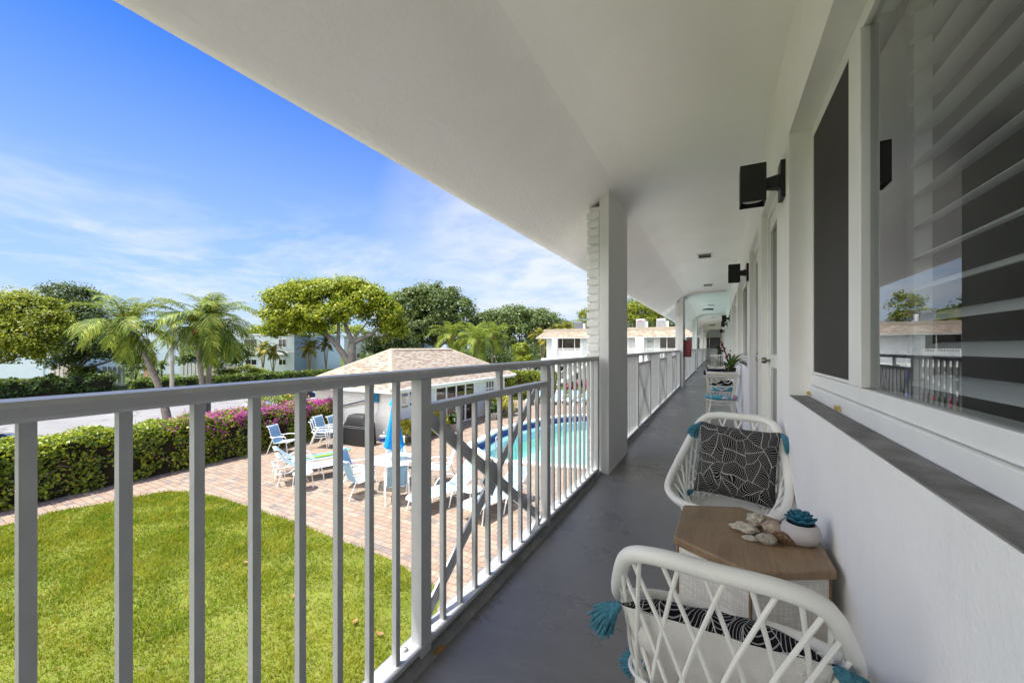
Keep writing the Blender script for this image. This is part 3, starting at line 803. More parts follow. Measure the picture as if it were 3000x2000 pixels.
def printmat():
    t = NT('leaf_print_fabric'); v = t.n('ShaderNodeTexCoord').outputs['UV']
    wob = t.n('ShaderNodeTexNoise'); wob.inputs['Scale'].default_value = 2.6; t.l(v, wob.inputs['Vector'])
    vm = t.n('ShaderNodeVectorMath', operation='SCALE'); t.l(wob.outputs['Color'], vm.inputs[0]); vm.inputs['Scale'].default_value = .24
    va = t.n('ShaderNodeVectorMath', operation='ADD'); t.l(v, va.inputs[0]); t.l(vm.outputs[0], va.inputs[1]); v2 = t.mapv(va.outputs[0], (1.35,1,1), (0,0,R(38)))
    vo = t.n('ShaderNodeTexVoronoi', voronoi_dimensions='2D'); vo.inputs['Scale'].default_value = 3.7; t.l(v2, vo.inputs['Vector'])
    ed = t.n('ShaderNodeTexVoronoi', voronoi_dimensions='2D', feature='DISTANCE_TO_EDGE'); ed.inputs['Scale'].default_value = 3.7; t.l(v2, ed.inputs['Vector'])
    sc_ = t.n('ShaderNodeSeparateColor'); t.l(vo.outputs['Color'], sc_.inputs[0])
    ang = t.math('MULTIPLY', sc_.outputs[0], 6.283)
    dv = t.n('ShaderNodeVectorMath', operation='SUBTRACT'); t.l(v2, dv.inputs[0])
    ps = t.n('ShaderNodeVectorMath', operation='SCALE'); t.l(vo.outputs['Position'], ps.inputs[0]); ps.inputs['Scale'].default_value = 1.0; t.l(ps.outputs[0], dv.inputs[1])
    rt = t.n('ShaderNodeVectorRotate', rotation_type='Z_AXIS'); t.l(dv.outputs[0], rt.inputs['Vector']); t.l(ang, rt.inputs['Angle'])
    sp = t.n('ShaderNodeSeparateXYZ'); t.l(rt.outputs[0], sp.inputs[0])
    ay = t.math('ABSOLUTE', sp.outputs[1])
    curve = t.math('ADD', sp.outputs[0], t.math('SUBTRACT', t.math('MULTIPLY', ay, .9), t.math('MULTIPLY', t.math('MULTIPLY', ay, ay), 3.5)))
    st = t.math('ABSOLUTE', t.math('SUBTRACT', t.math('FRACT', t.math('MULTIPLY', curve, 36)), .5))
    lines = t.math('LESS_THAN', st, .10)
    rib = t.math('LESS_THAN', ay, .004)
    edge = t.math('LESS_THAN', ed.outputs['Distance'], .0085)
    blk = t.math('GREATER_THAN', sc_.outputs[1], .03)
    lines = t.math('MULTIPLY', lines, blk)
    w = t.math('MINIMUM', t.math('ADD', t.math('ADD', t.math('MULTIPLY', lines, .6), rib), edge), 1.0)
    c = t.mix(w, (.009,.008,.009), (.55,.53,.51))
    return t.bsdf(c, .9, .12, 0, (t.noise(t.obj(), 300, 2), .3, .003))
PRINT = printmat()
CANVAS = M('natural_canvas', (.74,.72,.67), .95, .10, 14, .55, 420, .1, dirt=((.55,.52,.46), .64, .72), ds=60)
YARN = M('teal_yarn', (.085,.26,.34), .95, .35, 90, .8, 200, .1)
def pillow(label, loc, rot, s=.40):
    t = thing('throw_pillow', label, 'pillow', loc, 0, 'black leaf print pillows'); t.rotation_euler = rot
    n = 18
    for side, m, nm in ((-1,PRINT,'front_cover'),(1,CANVAS,'back_cover')):
        mb = MB()
        for i in range(n+1):
            for j in range(n+1):
                a, b = i/n*2-1, j/n*2-1
                pin = 1-.075*(1-abs(a)**3)*abs(b)**4; pin2 = 1-.075*(1-abs(b)**3)*abs(a)**4
                th = .072*((1-a**4)*(1-b**4))**.62*(1+.22*noise.noise((a*2.4,b*2.4,3+side)))
                mb.v.append((a*s/2*pin2, side*th+.010*noise.noise((a*5,b*5,side*3)), b*s/2*pin))
        for i in range(n):
            for j in range(n):
                q = [i*(n+1)+j,(i+1)*(n+1)+j,(i+1)*(n+1)+j+1,i*(n+1)+j+1]
                mb.uv[len(mb.f)] = [((k//(n+1))/n,(k%(n+1))/n) for k in q]
                mb.f.append(q)
        mb.build(nm, m, t, smooth=True, sub=1)
    for cx_ in (-1,1):
        for cz_ in (-1,1):
            mb = MB(); p = Vector((cx_*s*.485,0,cz_*s*.485))
            rr = random.Random(cx_*3+cz_+11); Ri = t.rotation_euler.to_matrix().inverted()
            dw = Ri @ Vector((0,0,-1)); dn = (Vector((cx_*.55,-.35,.1*cz_))+dw*(.9 if cz_ > 0 else .35)).normalized()
            mb.tube([p, p+dn*.02], [.006,.011], 8)
            mb.lathe([(.0,-.012),(.011,-.008),(.0135,0),(.010,.009),(0,.012)], 10, tuple(p+dn*.02))
            e1 = dn.orthogonal().normalized(); e2 = dn.cross(e1)
            for k in range(70):
                w_ = k*2.4; q_ = (k/70)**.5; L = rr.uniform(.78,1.12)*.064; sp_ = (e1*math.cos(w_)+e2*math.sin(w_))*q_
                q = p+dn*.022
                mb.tube(catmull([q+sp_*.006, q+dn*L*.3+sp_*.018, q+dn*L*.65+sp_*.027+dw*.004, q+dn*L*.95+sp_*(.032+rr.uniform(-.006,.008))+dw*.014], 3), .0031, 5)
            mb.build('tassel', YARN, t)
    return t
pillow('black pillow with white leaf drawing and teal tassels, standing upright in the far basket chair', (.085,2.41,FL+.545), (R(-17),R(3),R(-8)), .385)
pillow('pillow showing its cream canvas back through the lattice of the foreground basket chair', (.006,1.04,FL+.415), (R(-38),R(2),R(177)), .40)

# hexagonal end table
TT = FL+.533
hexp = [(.081,1.281),(-.130,1.408),(-.120,1.709),(.077,1.787),(.292,1.66),(.295,1.400)]
def woodmat():
    t = NT('oak_top'); v = t.obj()
    st = t.mapv(v, (16,2.2,10)); a = t.noise(st, 1.0, 7, .65); b = t.noise(t.mapv(v,(110,6,60)), 1.0, 4, .6); k = t.noise(v, 11, 3, .5)
    big = t.noise(v, 4.5, 5, .6)
    c = t.ramp(a, [(.25,(.115,.068,.034)),(.48,(.23,.148,.082)),(.62,(.29,.19,.108)),(.8,(.19,.115,.06))])
    c = t.mix(t.ramp(b, [(.5,0.0),(.72,.55)]), c, (.065,.036,.018))
    c = t.mix(t.ramp(big, [(.35,.0),(.7,.55)]), c, (.33,.235,.145))
    c = t.mix(t.ramp(k, [(.70,0.0),(.78,.75)]), c, (.045,.025,.014))
    return t.bsdf(c, .42, .4, 0, (b, .18, .004))
OAK = woodmat()
def linenmat():
    t = NT('whitewashed_linen'); v = t.obj()
    a = t.noise(t.mapv(v,(180,180,10)), 1.0, 3, .6); b = t.noise(t.mapv(v,(12,12,220)), 1.0, 3, .6); s_ = t.noise(v, 6, 6, .7)
    c = t.mix(t.ramp(t.math('ADD', a, b), [(.85,0.0),(1.2,.6)]), (.80,.78,.73), (.58,.54,.48))
    c = t.mix(t.ramp(s_, [(.55,0.0),(.8,.5)]), c, (.54,.50,.44))
    return t.bsdf(c, .75, .2, 0, (t.math('ADD', a, b), .25, .003))
cx, cy = .083, 1.54
t = thing('end_table', 'hexagonal end table with oak top and whitewashed sides between the two basket chairs', 'table', (cx,cy,FL))
sc_in = lambda f: [((x-cx)*f, (y-cy)*f) for x,y in hexp]
top = MB().prism(sc_in(1.0), .505, .533).build('tabletop', OAK, t, bevel=.006, seg=3)
body = MB().prism(sc_in(.935), .02, .5035).build('cabinet', linenmat(), t, bevel=.002)
ed = MB()
for x,y in sc_in(.937): ed.bar((x,y,.022),(x,y,.503), .006,.006)
ed.build('corner_trim', M('worn_edge', (.25,.16,.085), .7, .3, 30, .2, 60), body)
MB().prism(sc_in(.955), 0, .019).build('plinth', OAK, t)

# pot with blue succulent
pt = gp(2362, 1592, TT); pt = (.226, 1.535)
t = thing('succulent_pot', 'round pale clay bowl with a blue rosette succulent on the end table', 'plant', (pt[0]+.008,pt[1]+.01,TT)); t.scale = (.86,.86,.86)
MB().lathe([(.0,.0),(.034,.0),(.050,.010),(.061,.030),(.063,.045),(.057,.064),(.048,.074),(.045,.075),(.044,.071),(.050,.058)], 40).build('pot', M('pale_clay', (.50,.47,.46), .7, .08, 12, .25, 120, .25), t)
MB().lathe([(.047,.064),(.02,.067),(0,.068)], 24).build('soil', M('black_soil', (.02,.018,.016), .95, .4, 60, .8, 120), t)
SUC = M('blue_succulent', (.018,.13,.20), .45, .35, 25, .1, 80, .4)
for ring,(k,L,el,w,z0,r0) in enumerate(((8,.039,22,.037,.070,.014),(7,.034,40,.035,.076,.010),(6,.027,56,.029,.081,.006),(4,.019,74,.019,.086,.003))):
    for i in range(k):
        a = 2*math.pi*(i+.5*(ring%2))/k+ring*.3; mb = MB(); rows = []
        for j in range(8):
            u = j/7; e = R(el)+u*u*.55; wd = w*math.sin(math.pi*min(1,(.16+.84*u)*.98))**.7*(1 if u < .93 else .35)
            x = r0+L*u*math.cos(R(el)); z = z0+L*u*math.sin(R(el))+.010*u*u
            rows.append([(x, s_*wd*.5, z+(.0055*abs(s_)**2)) for s_ in (-1,-.5,0,.5,1)])
        mb.sheet(rows); mb.build('succulent_leaf', SUC, t, rot=(0,0,a), solid=.0045, sub=1)
# corals and shells
def rock(name, label, u, v, r, sq, col, col2, amp, fr, seed, zoff=.0, rz=0):
    x, y = gp(u, v, TT)
    bm = bmesh.new(); bmesh.ops.create_icosphere(bm, subdivisions=4, radius=1)
    rr = random.Random(seed); lobes = [(Vector((rr.uniform(-1,1),rr.uniform(-1,1),rr.uniform(-.2,.8))).normalized(), rr.uniform(.1,.5)) for _ in range(5)]
    for w in bm.verts:
        d = w.co.normalized(); k = 1+amp*noise.noise(d*fr+Vector((seed,0,0)))+amp*.5*noise.noise(d*fr*2.7+Vector((0,seed,0)))
        for ld, la in lobes: k += la*amp*1.6*max(0, d.dot(ld)-.55)
        w.co = Vector((d.x*sq[0], d.y*sq[1], d.z*sq[2]))*k*r*.86
    zmin = min(w.co.z for w in bm.verts)
    for w in bm.verts: w.co.z = max(w.co.z-zmin-.003, 0)
    me = bpy.data.meshes.new(name); bm.to_mesh(me); bm.free(); me.polygons.foreach_set('use_smooth', [True]*len(me.polygons))
    m = M('coral_'+str(seed), col, .85, .25, 60, 1.0, 170, .2, dirt=(col2, .50, .66), ds=70); me.materials.append(m)
    o = link(name, me, None, (x,y,TT), (0,0,rz)); tag(o, label, 'coral', 'corals and shells on the end table'); return o
cw, cd = (.72,.66,.55), (.40,.32,.23)
rock('coral_piece', 'knobbly white coral at the back of the pile on the end table', 2214, 1540, .026, (1.2,.9,.95), cw, cd, .42, 1.8, 3)
rock('coral_piece', 'long white coral lying at the left end of the pile', 2182, 1558, .030, (1.35,.75,.55), cw, cd, .38, 1.7, 5, 0, -.3)
rock('coral_piece', 'small smooth white coral chip in front of the pile', 2197, 1582, .0185, (1.35,.75,.55), (.66,.61,.52), cd, .15, 1.4, 8)
rock('coral_piece', 'speckled rounded white shell at the front of the pile', 2247, 1592, .029, (1.1,.85,.68), (.50,.46,.38), (.16,.12,.09), .14, 1.3, 12)
rock('coral_piece', 'domed shell with rosy pink patch in the middle of the pile', 2266, 1566, .034, (1.05,.9,.80), (.56,.46,.36), (.34,.13,.13), .12, 1.3, 14)
rock('coral_piece', 'brown twisted shell in front of the clay bowl', 2304, 1592, .029, (1.35,.7,.62), (.20,.11,.055), (.42,.34,.25), .40, 1.5, 21, 0, .2)
rock('coral_piece', 'dark tan coral lump tucked between the pink shell and the clay bowl', 2299, 1560, .021, (.95,.8,1.1), (.19,.12,.07), (.08,.05,.03), .3, 1.6, 27)
# ------------------------------------------------------------------ bistro corner further along the walkway
IRON = M('ivory_iron', (.70,.67,.60), .45, .08, 20, .1, 90, .4, dirt=((.45,.36,.26), .66, .76), ds=30)
CUSH = None
def cushmat():
    t = NT('turquoise_cushion'); v = t.obj(); a = t.noise(v, 9, 3)
    c = t.mix(t.ramp(a, [(.55,0.0),(.62,1.0)]), (.07,.36,.46), (.60,.32,.42))
    c = t.mix(t.ramp(t.noise(v, 14, 3), [(.62,0.0),(.66,1.0)]), c, (.55,.62,.66))
    return t.bsdf(c, .9, .15)
CUSH = cushmat()
def spiral(c, r, t0, turns, n=22, sgn=1):
    return [(c[0]+sgn*r*(1-.78*i/n)*math.cos(t0+turns*2*math.pi*i/n), 0, c[1]+r*(1-.78*i/n)*math.sin(t0+turns*2*math.pi*i/n)) for i in range(n+1)]
def iron_chair(label, loc, rz, cushion=True, group='ivory wrought iron chairs'):
    t = thing('iron_chair', label, 'chair', loc, rz, group)
    b = MB(); zt = .83; yb = .17
    lean = lambda z: yb+.10*(z-.42)/.41
    for s_ in (-1,1): b.tube([(s_*.125,lean(.42),.42),(s_*.185,lean(.80),.80),(s_*.195,lean(.83)+.01,.845)], .010, 8)
    b.tube(catmull([(-.18,lean(.79),.79),(0,lean(.79)+.025,.785),(.18,lean(.79),.79)],5), .016, 8, sx=1.6, sy=.7)
    for s_ in (-1,1):
        for c, r, t0, tu in (((s_*.075,.70),.062,R(90),1.5),((s_*.07,.49),.055,R(-90),-1.4)):
            sp = spiral(c, r, t0, tu, 22, s_); b.tube([(p[0], lean(p[2]), p[2]) for p in sp], .0055, 6)
        b.tube([(p.x, lean(p.z), p.z) for p in catmull([(s_*.16,.0,.68),(s_*.10,0,.60),(s_*.012,0,.55),(s_*.02,0,.47),(s_*.10,0,.435)],5)], .0055, 6)
    b.build('backrest', IRON, t)
    ring = [(.20*math.cos(a)*1.0, .02+.19*math.sin(a), .40) for a in np.linspace(0,2*math.pi,28,endpoint=False)]
    s_ = MB(); s_.tube(ring, .010, 8, True); s_.lathe([(.192,-.004),(.192,.004)], 28, (0,.02,.40)); s_.build('seat', IRON, t)
    for x,y in ((.15,-.13),(-.15,-.13),(.14,.16),(-.14,.16)):
        MB().tube(catmull([(x*.95,y*.95,.40),(x*1.05,y*1.05,.22),(x*1.32,y*1.3,0)],4), .0095, 8).build('leg', IRON, t)
    MB().tube([(-.16,.17,.18),(.16,.17,.18)], .006, 6).tube([(-.17,-.15,.18),(.17,-.15,.18)], .006, 6).build('stretcher', IRON, t)
    return t
def cushion(label, loc, rz):
    o = MB().lathe([(0,0),(.15,.0),(.195,.012),(.212,.034),(.195,.056),(.15,.066),(0,.070)], 30).build('seat_cushion', CUSH, None, loc=loc, rot=(0,0,rz))
    return tag(o, label, 'cushion', 'turquoise seat cushions')
iron_chair('ivory scroll back iron chair, nearer one, on this side of the plant table', (.045,6.52,FL), R(180))
cushion('turquoise and pink round cushion on the nearer iron chair', (.045,6.50,FL+.405), 0)
iron_chair('ivory iron chair on the far side of the plant table, with sneakers on its cushion', (.045,7.78,FL), 0)
cushion('turquoise round cushion under the black sneakers', (.045,7.76,FL+.405), 2)
t = thing('iron_table', 'ivory rectangular table holding a potted bromeliad and a navy bag', 'table', (.045,7.08,FL))
MB().box(-.25,.25,-.31,.31,.70,.722).build('tabletop', M('ivory_top', (.74,.72,.66), .4, .05, 6, 0, 1), t, bevel=.012)
fr = MB()
fr.tube([(-.2,-.26,.69),(.2,-.26,.69),(.2,.26,.69),(-.2,.26,.69)], .009, 6, True).build('apron', IRON, t)
for x,y in ((-.20,-.26),(.20,-.26),(.20,.26),(-.20,.26)): MB().tube(catmull([(x,y,.69),(x*.9,y*.9,.38),(x*1.08,y*1.04,0)],4), .010, 8).build('leg', IRON, t)
# shoes
def shoe(label, loc, rz):
    t = thing('sneaker', label, 'shoe', loc, rz, 'pair of black sneakers')
    st = [(-.135,.030,.055),(-.11,.036,.085),(-.06,.036,.10),(-.02,.036,.088),(.03,.040,.062),(.08,.044,.048),(.12,.038,.038),(.142,.018,.030)]
    rows = []
    for x,w,h in st: rows.append([(x, w*math.cos(a), .022+h*max(0,math.sin(a))**.8) for a in np.linspace(0,math.pi,11)])
    MB().sheet(rows).build('upper', M('black_knit', (.012,.012,.014), .8, .3, 60, .5, 200, .2), t, sub=1)
    so = MB(); p = [(x,w+.004) for x,w,h in st]+[(x,-w-.004) for x,w,h in reversed(st)]
    so.prism(p, 0, .026); so.build('sole', M('white_sole', (.75,.74,.70), .6, .05), t, bevel=.004)
    for s_ in (-1,1):
        sw = [(.06,.050),(.02,.036),(-.015,.040),(-.075,.068),(-.012,.052),(.02,.050)]
        MB().add([(x,s_*(.0435 if x > 0 else .0405),z) for x,z in sw], [list(range(6))]).build('side_mark', M('white_mark', (.8,.8,.8), .5), t, solid=.002)
    return t
shoe('black sneaker with white sole lying in front on the far cushion', (.02,7.66,FL+.474), R(178))
shoe('second black sneaker, behind the first on the far cushion', (.10,7.77,FL+.474), R(186))
# bromeliad
t = thing('bromeliad', 'bromeliad with red flower spike and arching green leaves in a black square pot', 'plant', (.175,6.98,FL+.722))
MB().add([(-.055,-.055,0),(.055,-.055,0),(.055,.055,0),(-.055,.055,0),(-.075,-.075,.12),(.075,-.075,.12),(.075,.075,.12),(-.075,.075,.12)],[(0,3,2,1),(0,1,5,4),(1,2,6,5),(2,3,7,6),(3,0,4,7),(4,5,6,7)]).build('pot', BLACKM, t)
BRL = leafmat('bromeliad_leaf', [(.03,.07,.012),(.06,.12,.02),(.10,.17,.03)], .12, .3, .5); BRF = M('bromeliad_bract', (.26,.012,.035), .4, .4, 12, 0, 1, .4)
rr = random.Random(4)
for i in range(22):
    a = i*2.4; L = rr.uniform(.26,.44); e0 = rr.uniform(.5,1.25); rows = []; p = Vector((.02,0,.11)); 
    for j in range(11):
        u = j/10; e = e0-2.1*u**1.5*(1.15-e0*.35); w = .019*(1-u**3)+.001
        rows.append([(p.x,-w,p.z+w*.35),(p.x,0,p.z),(p.x,w,p.z+w*.35)]); p = p+Vector((math.cos(e),0,math.sin(e)))*L/10
    MB().sheet(rows).build('leaf', BRL, t, rot=(0,0,a))
fl = MB(); fl.tube([(0,0,.1),(-.05,0,.28),(-.12,0,.50)], .009, 7)
for i in range(20):
    u = i/19; c = Vector((-.035-.095*u,0,.24+.26*u)); a = i*2.4; o = Vector((math.cos(a),math.sin(a),.9)).normalized(); L = .085*(1-.35*u); b = o.cross(Vector((0,0,1))).normalized()*.013
    fl.add([c, c+o*L*.5+b, c+o*L, c+o*L*.5-b], [(0,1,2,3)])
fl.build('flower_spike', BRF, t)
t = thing('navy_bag', 'folded navy blue bag lying on the plant table', 'bag', (-.035,6.93,FL+.722))
rows = []
for j in range(5):
    z = (.0,.02,.055,.085,.095)[j]; k = (1,1.03,1.0,.93,.86)[j]
    rows.append([(.155*k*(1 if abs(math.cos(a))>.99 else 1)*math.copysign(abs(math.cos(a))**.4,math.cos(a))+.006*math.sin(5*a+j), .085*k*math.copysign(abs(math.sin(a))**.4,math.sin(a)), z+.006*math.sin(3*a)) for a in np.linspace(0,2*math.pi,28,endpoint=False)])
mb = MB().sheet(rows, True, True); mb.f.append([4*28+i for i in range(28)]); mb.build('body', M('navy_cloth', (.014,.016,.055), .8, .3, 14, .6, 120, .2), t)
MB().tube(catmull([(-.09,-.086,.06),(-.05,-.1,.03),(.05,-.1,.03),(.09,-.086,.06)],5), .006, 6).build('handle', M('pale_strap', (.45,.5,.6), .8), t)
iron_chair('white chair much further down the walkway, left one of the far pair', (-.10,19.6,FL), R(180), group='white chairs far down the walkway')
iron_chair('white chair far down the walkway behind its neighbour, nearer the wall', (.02,21.4,FL), R(180), group='white chairs far down the walkway')
bush('potted_shrub', 'small dark green potted shrub at the far end of the walkway wall', 'plant', (.13,27.5), .2,.2,1.2, leafmat('dark_shrub', [(.02,.05,.01),(.05,.09,.02)], .2), (.1,.05), 500, None, 31, core=True).location.z = FL

# ================================================================== the wing that closes the court
WY = 39.7
Wg = thing('apartment_wing', 'white two storey wing across the court with tan shingle mansard and brick pier panels', 'building', (-8,WY,0))
XL = -16.35
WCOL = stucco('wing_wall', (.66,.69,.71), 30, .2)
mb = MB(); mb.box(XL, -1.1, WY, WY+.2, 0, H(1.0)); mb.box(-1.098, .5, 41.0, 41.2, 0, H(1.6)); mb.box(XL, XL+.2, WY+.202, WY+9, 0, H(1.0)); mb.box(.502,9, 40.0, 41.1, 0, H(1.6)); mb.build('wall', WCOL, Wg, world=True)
mb = MB(); mb.box(XL-.1, -1.1, WY-1.25, WY-.002, FL-.22, FL); mb.build('walkway_slab', STUCCO, Wg, world=True)
mb = MB(); EY = 38.5; ez, tz = H(.985), H(1.62)
slope(mb, (XL-.75,EY,ez), (-1.2,EY,ez), (-1.2,EY+.62,tz), (XL-.05,EY+.62,tz))
slope(mb, (XL-.75,WY+9,ez), (XL-.75,EY,ez), (XL-.05,EY+.62,tz), (XL-.05,WY+9,tz))
mb.build('roof', SHINGLE, Wg, world=True)
mb = MB(); mb.box(XL-.08, -.9, EY+.60, WY+9, tz+.004, tz+.27); mb.build('parapet', M('tan_parapet', (.40,.335,.265), .85, .15, 2), Wg, world=True)
mb = MB(); mb.box(XL-.74, -1.2, EY+.01, WY-.002, ez-.07, ez-.004); mb.box(XL-.74, XL-.001, WY, WY+9, ez-.07, ez-.004); mb.build('soffit', WHITE, Wg, world=True)
def xon(u, Y):                                                     # where column u of the photo meets the plane y = Y
    tt = (u-U0)/F; return Y*(tt*CT-ST)/(CT+tt*ST)
for u0,u1 in ((1617,1633),(1861,1887)):
    MB().box(xon(u0,WY-1.2), xon(u1,WY-1.2), WY-1.24, WY-1.02, 0, ez-.072).build('brick_pier', WBRICK, Wg, world=True)
def wing_window(u0, u1, z0, z1, bars, y=WY):
    x0, x1 = xon(u0,y), xon(u1,y)
    f = MB(); f.box(x0-.05,x1+.05,y-.04,y-.001,z0-.06,z0); f.box(x0-.05,x1+.05,y-.04,y-.001,z1,z1+.06); f.box(x0-.05,x0,y-.04,y-.001,z0+.001,z1-.001); f.box(x1,x1+.05,y-.04,y-.001,z0+.001,z1-.001)
    for b in bars: q = x0+(x1-x0)*b; f.box(q-.035,q+.035,y-.039,y-.001,z0+.001,z1-.001)
    w = f.build('window', WHITE, Wg, world=True)
    MB().box(x0,x1,y-.02,y-.0015,z0,z1).build('pane', M('brownish_pane', (.035,.026,.022), .15, .5, .8, 0, 1, .6), w, world=True)
wing_window(1633, 1700, H(-.30), H(.90), (.23,.76)); wing_window(1934, 1990, H(-.25), H(.90), (.36,)); wing_window(2012, 2050, H(-.25), H(.90), (.5,))
wing_window(2072, 2110, H(-.10), H(.90), (.17,), 41.0)
wing_window(1690, 1700, .6, 1.9, (.5,)); wing_window(1640, 1662, .6, 1.9, (.5,)); wing_window(1900, 1916, .4, 1.9, (.33,.66))
def wing_door(u0, u1, z0, num=None, col=(.52,.56,.58)):
    x0, x1 = xon(u0,WY), xon(u1,WY)
    d = MB().box(x0,x1,WY-.03,WY-.001,z0,z0+2.05).build('door', M('grey_door', col, .5, .06, 2), Wg, world=True)
    f = MB(); f.box(x0-.07,x0,WY-.05,WY-.001,z0,z0+2.12); f.box(x1,x1+.07,WY-.05,WY-.001,z0,z0+2.12); f.box(x0,x1,WY-.05,WY-.001,z0+2.052,z0+2.12); f.build('frame', WHITE, d, world=True)
    MB().lathe([(0,-.03),(.035,-.02),(.035,.02),(0,.03)],10).build('knob', BLACKM, d, loc=(x1-.15-Wg.location.x, -.07, z0+.98))
    return d, x0, x1
wing_door(1895, 1917, FL+.01); wing_door(1706, 1720, FL+.01); wing_door(1842, 1854, FL+.01); wing_door(1626,1636,.02); wing_door(1668,1682,.02)
def text_mesh(s, size, m, parent, loc, rot=(R(90),0,0), name='lettering', ext=.002):
    cu = bpy.data.curves.new('txt','FONT'); cu.body = s; cu.size = size; cu.align_x = 'CENTER'; cu.align_y = 'CENTER'; cu.extrude = ext
    to = bpy.data.objects.new('txt', cu); COL.objects.link(to)
    dg = bpy.context.evaluated_depsgraph_get(); me = bpy.data.meshes.new_from_object(to.evaluated_get(dg)); bpy.data.objects.remove(to)
    me.materials.clear(); me.materials.append(m); return link(name, me, parent, loc, rot)
nx = (xon(1900,WY)+xon(1909,WY))/2
text_mesh('202', .34, BLACKM, Wg, (nx-Wg.location.x, -.036, H(.56)), name='door_number')
def wing_rail(label, u0, u1, z0, y=WY-1.14):
    x0, x1 = xon(u0,y), xon(u1,y); L = x1-x0
    t = thing('wing_railing', label, 'railing', (x0,y,z0), 0, 'white railings of the far wing')
    MB().box(0,L,-.03,.03,1.0,1.05).build('top_rail', ALU, t); MB().box(0,L,-.02,.02,.06,.10).build('bottom_rail', ALU, t)
    n = int(L/.14)
    for i in range(n+1):
        thick = i % 9 == 0 or i == n
        me = (_wr[1] if thick else _wr[0]); link('post' if thick else 'baluster', me, t, (L*i/n,0,0))
    return t
_wr = [box_mesh('baluster', .035, .03, .101, .999, ALU), box_mesh('post', .06, .05, 0, .999, ALU)]
wing_rail('white railing at the left end of the far wing, under the triple window', 1617, 1702, FL); wing_rail('short white railing left of the wide brick panel of the far wing', 1822, 1859, FL)
wing_rail('white railing in front of the numbered door of the far wing', 1889, 1998, FL)
# outside stair of the wing
t = thing('outside_stair', 'white outside stair rising along the left part of the far wing', 'stairs', (-12.6,WY-1.9,0))
mb = MB()
for i in range(15): mb.box(-1.9+i*.26,-1.6+i*.26,-.45,.45,(i+1)*.18-.045,(i+1)*.18)
mb.build('tread', M('stair_concrete', (.6,.6,.58), .8), t)
for y in (-.47,.47): MB().bar((-2.0,y,.0),(2.05,y,FL-.02), .05,.24).build('stringer', WHITE, t)
hr = MB(); hr.bar((-1.95,-.47,.95),(2.05,-.47,FL+.92), .05,.06)
for i in range(0,16): hr.bar((-1.9+i*.26,-.47,.1+i*.18),(-1.9+i*.26,-.47,.95+i*.18), .03,.03,(0,1,0))
hr.build('handrail', ALU, t)
def ac(label, u, v0, v1, w, col, y=42.5, mark=False):
    x = xon(u, y); zc = -x*ST+y*CT; z1 = dz(v0,zc); zb = tz+.28
    t = thing('air_conditioner', label, 'air conditioner', (x,y,zb), 0, 'air conditioners on the flat roof of the wing')
    h = max(.6, z1-zb); m = M('ac_'+str(int(col[0]*100)), col, .5, .1, 4)
    MB().box(-w/2,w/2,-w/2,w/2,.08,h).build('housing', m, t, bevel=.03)
    g = MB()
    for i in range(9): g.box(-w*.45,w*.45,-w/2-.012,-w/2-.002,.16+i*(h-.3)/9,.19+i*(h-.3)/9)
    g.build('grille', M('ac_grille', [c*.7 for c in col], .5), t)
    MB().lathe([(w*.4,h),(w*.38,h+.04),(0,h+.06)], 20).build('fan_guard', M('ac_fan', (.12,.12,.13), .5), t)
    MB().box(w/2+.02,w/2+.25,-.15,.15,.0,h*.75).build('junction_box', ALU, t)
    if mark: MB().box(-w*.2,w*.18,-w/2-.02,-w/2-.013,h*.78,h*.87).build('badge', M('red_badge', (.6,.03,.03), .4), t)
ac('dark grey air conditioner on the left part of the wing roof', 1697, 942, 960, .85, (.17,.19,.21))
ac('pale grey air conditioner with a small red badge on the wing roof', 1878, 935, 956, .85, (.50,.52,.53), mark=True)
ac('pale grey air conditioner nearest the brick pier on the wing roof', 1938, 934, 955, .85, (.52,.54,.54))

# ================================================================== ground, street, lawn, patio
def sheet_poly(name, pts, z, m, kind='structure', thick=0):
    mb = MB(); mb.f.append(list(range(len(pts)))); mb.v = [(x,y,z) for x,y in pts]
    o = mb.build(name, m, None); tag(o, kind=kind); return o
def strip(name, x0, x1, y0, y1, z, m): return sheet_poly(name, [(x0,y0),(x1,y0),(x1,y1),(x0,y1)], z, m)
strip('ground', -700, 500, -500, 900, -.02, GROUND)
strip('road', -43.5, -19.2, -120, 260, -.008, ASPH)
SIDEW = M('sidewalk_concrete', (.56,.54,.51), .9, .15, 1.5, .3, 30, .2)
sw = MB().box(-19.2,-17.6,-120,200,-.02,.11).build('sidewalk', SIDEW, None); tag(sw, kind='structure')
kb = MB().box(-43.75,-43.5,-120,200,-.02,.12).build('kerb', SIDEW, None); tag(kb, kind='structure')
ctrl = [(-16.2,-3.0)]+[gp(u,v) for u,v in ((0,1541),(134,1505),(405,1456),(510,1440),(612,1450),(733,1486),(880,1537),(982,1577),(1148,1639),(1205,1677),(1262,1708),(1288,1741),(1278,1790))]+[(-3.45,4.0),(-3.3,1.0),(-3.3,-6),(-14,-8)]
edge = [(p.x,p.y) for p in catmull([(x,y,0) for x,y in ctrl], 6, True)]
sheet_poly('lawn', edge, .004, LAWNB)
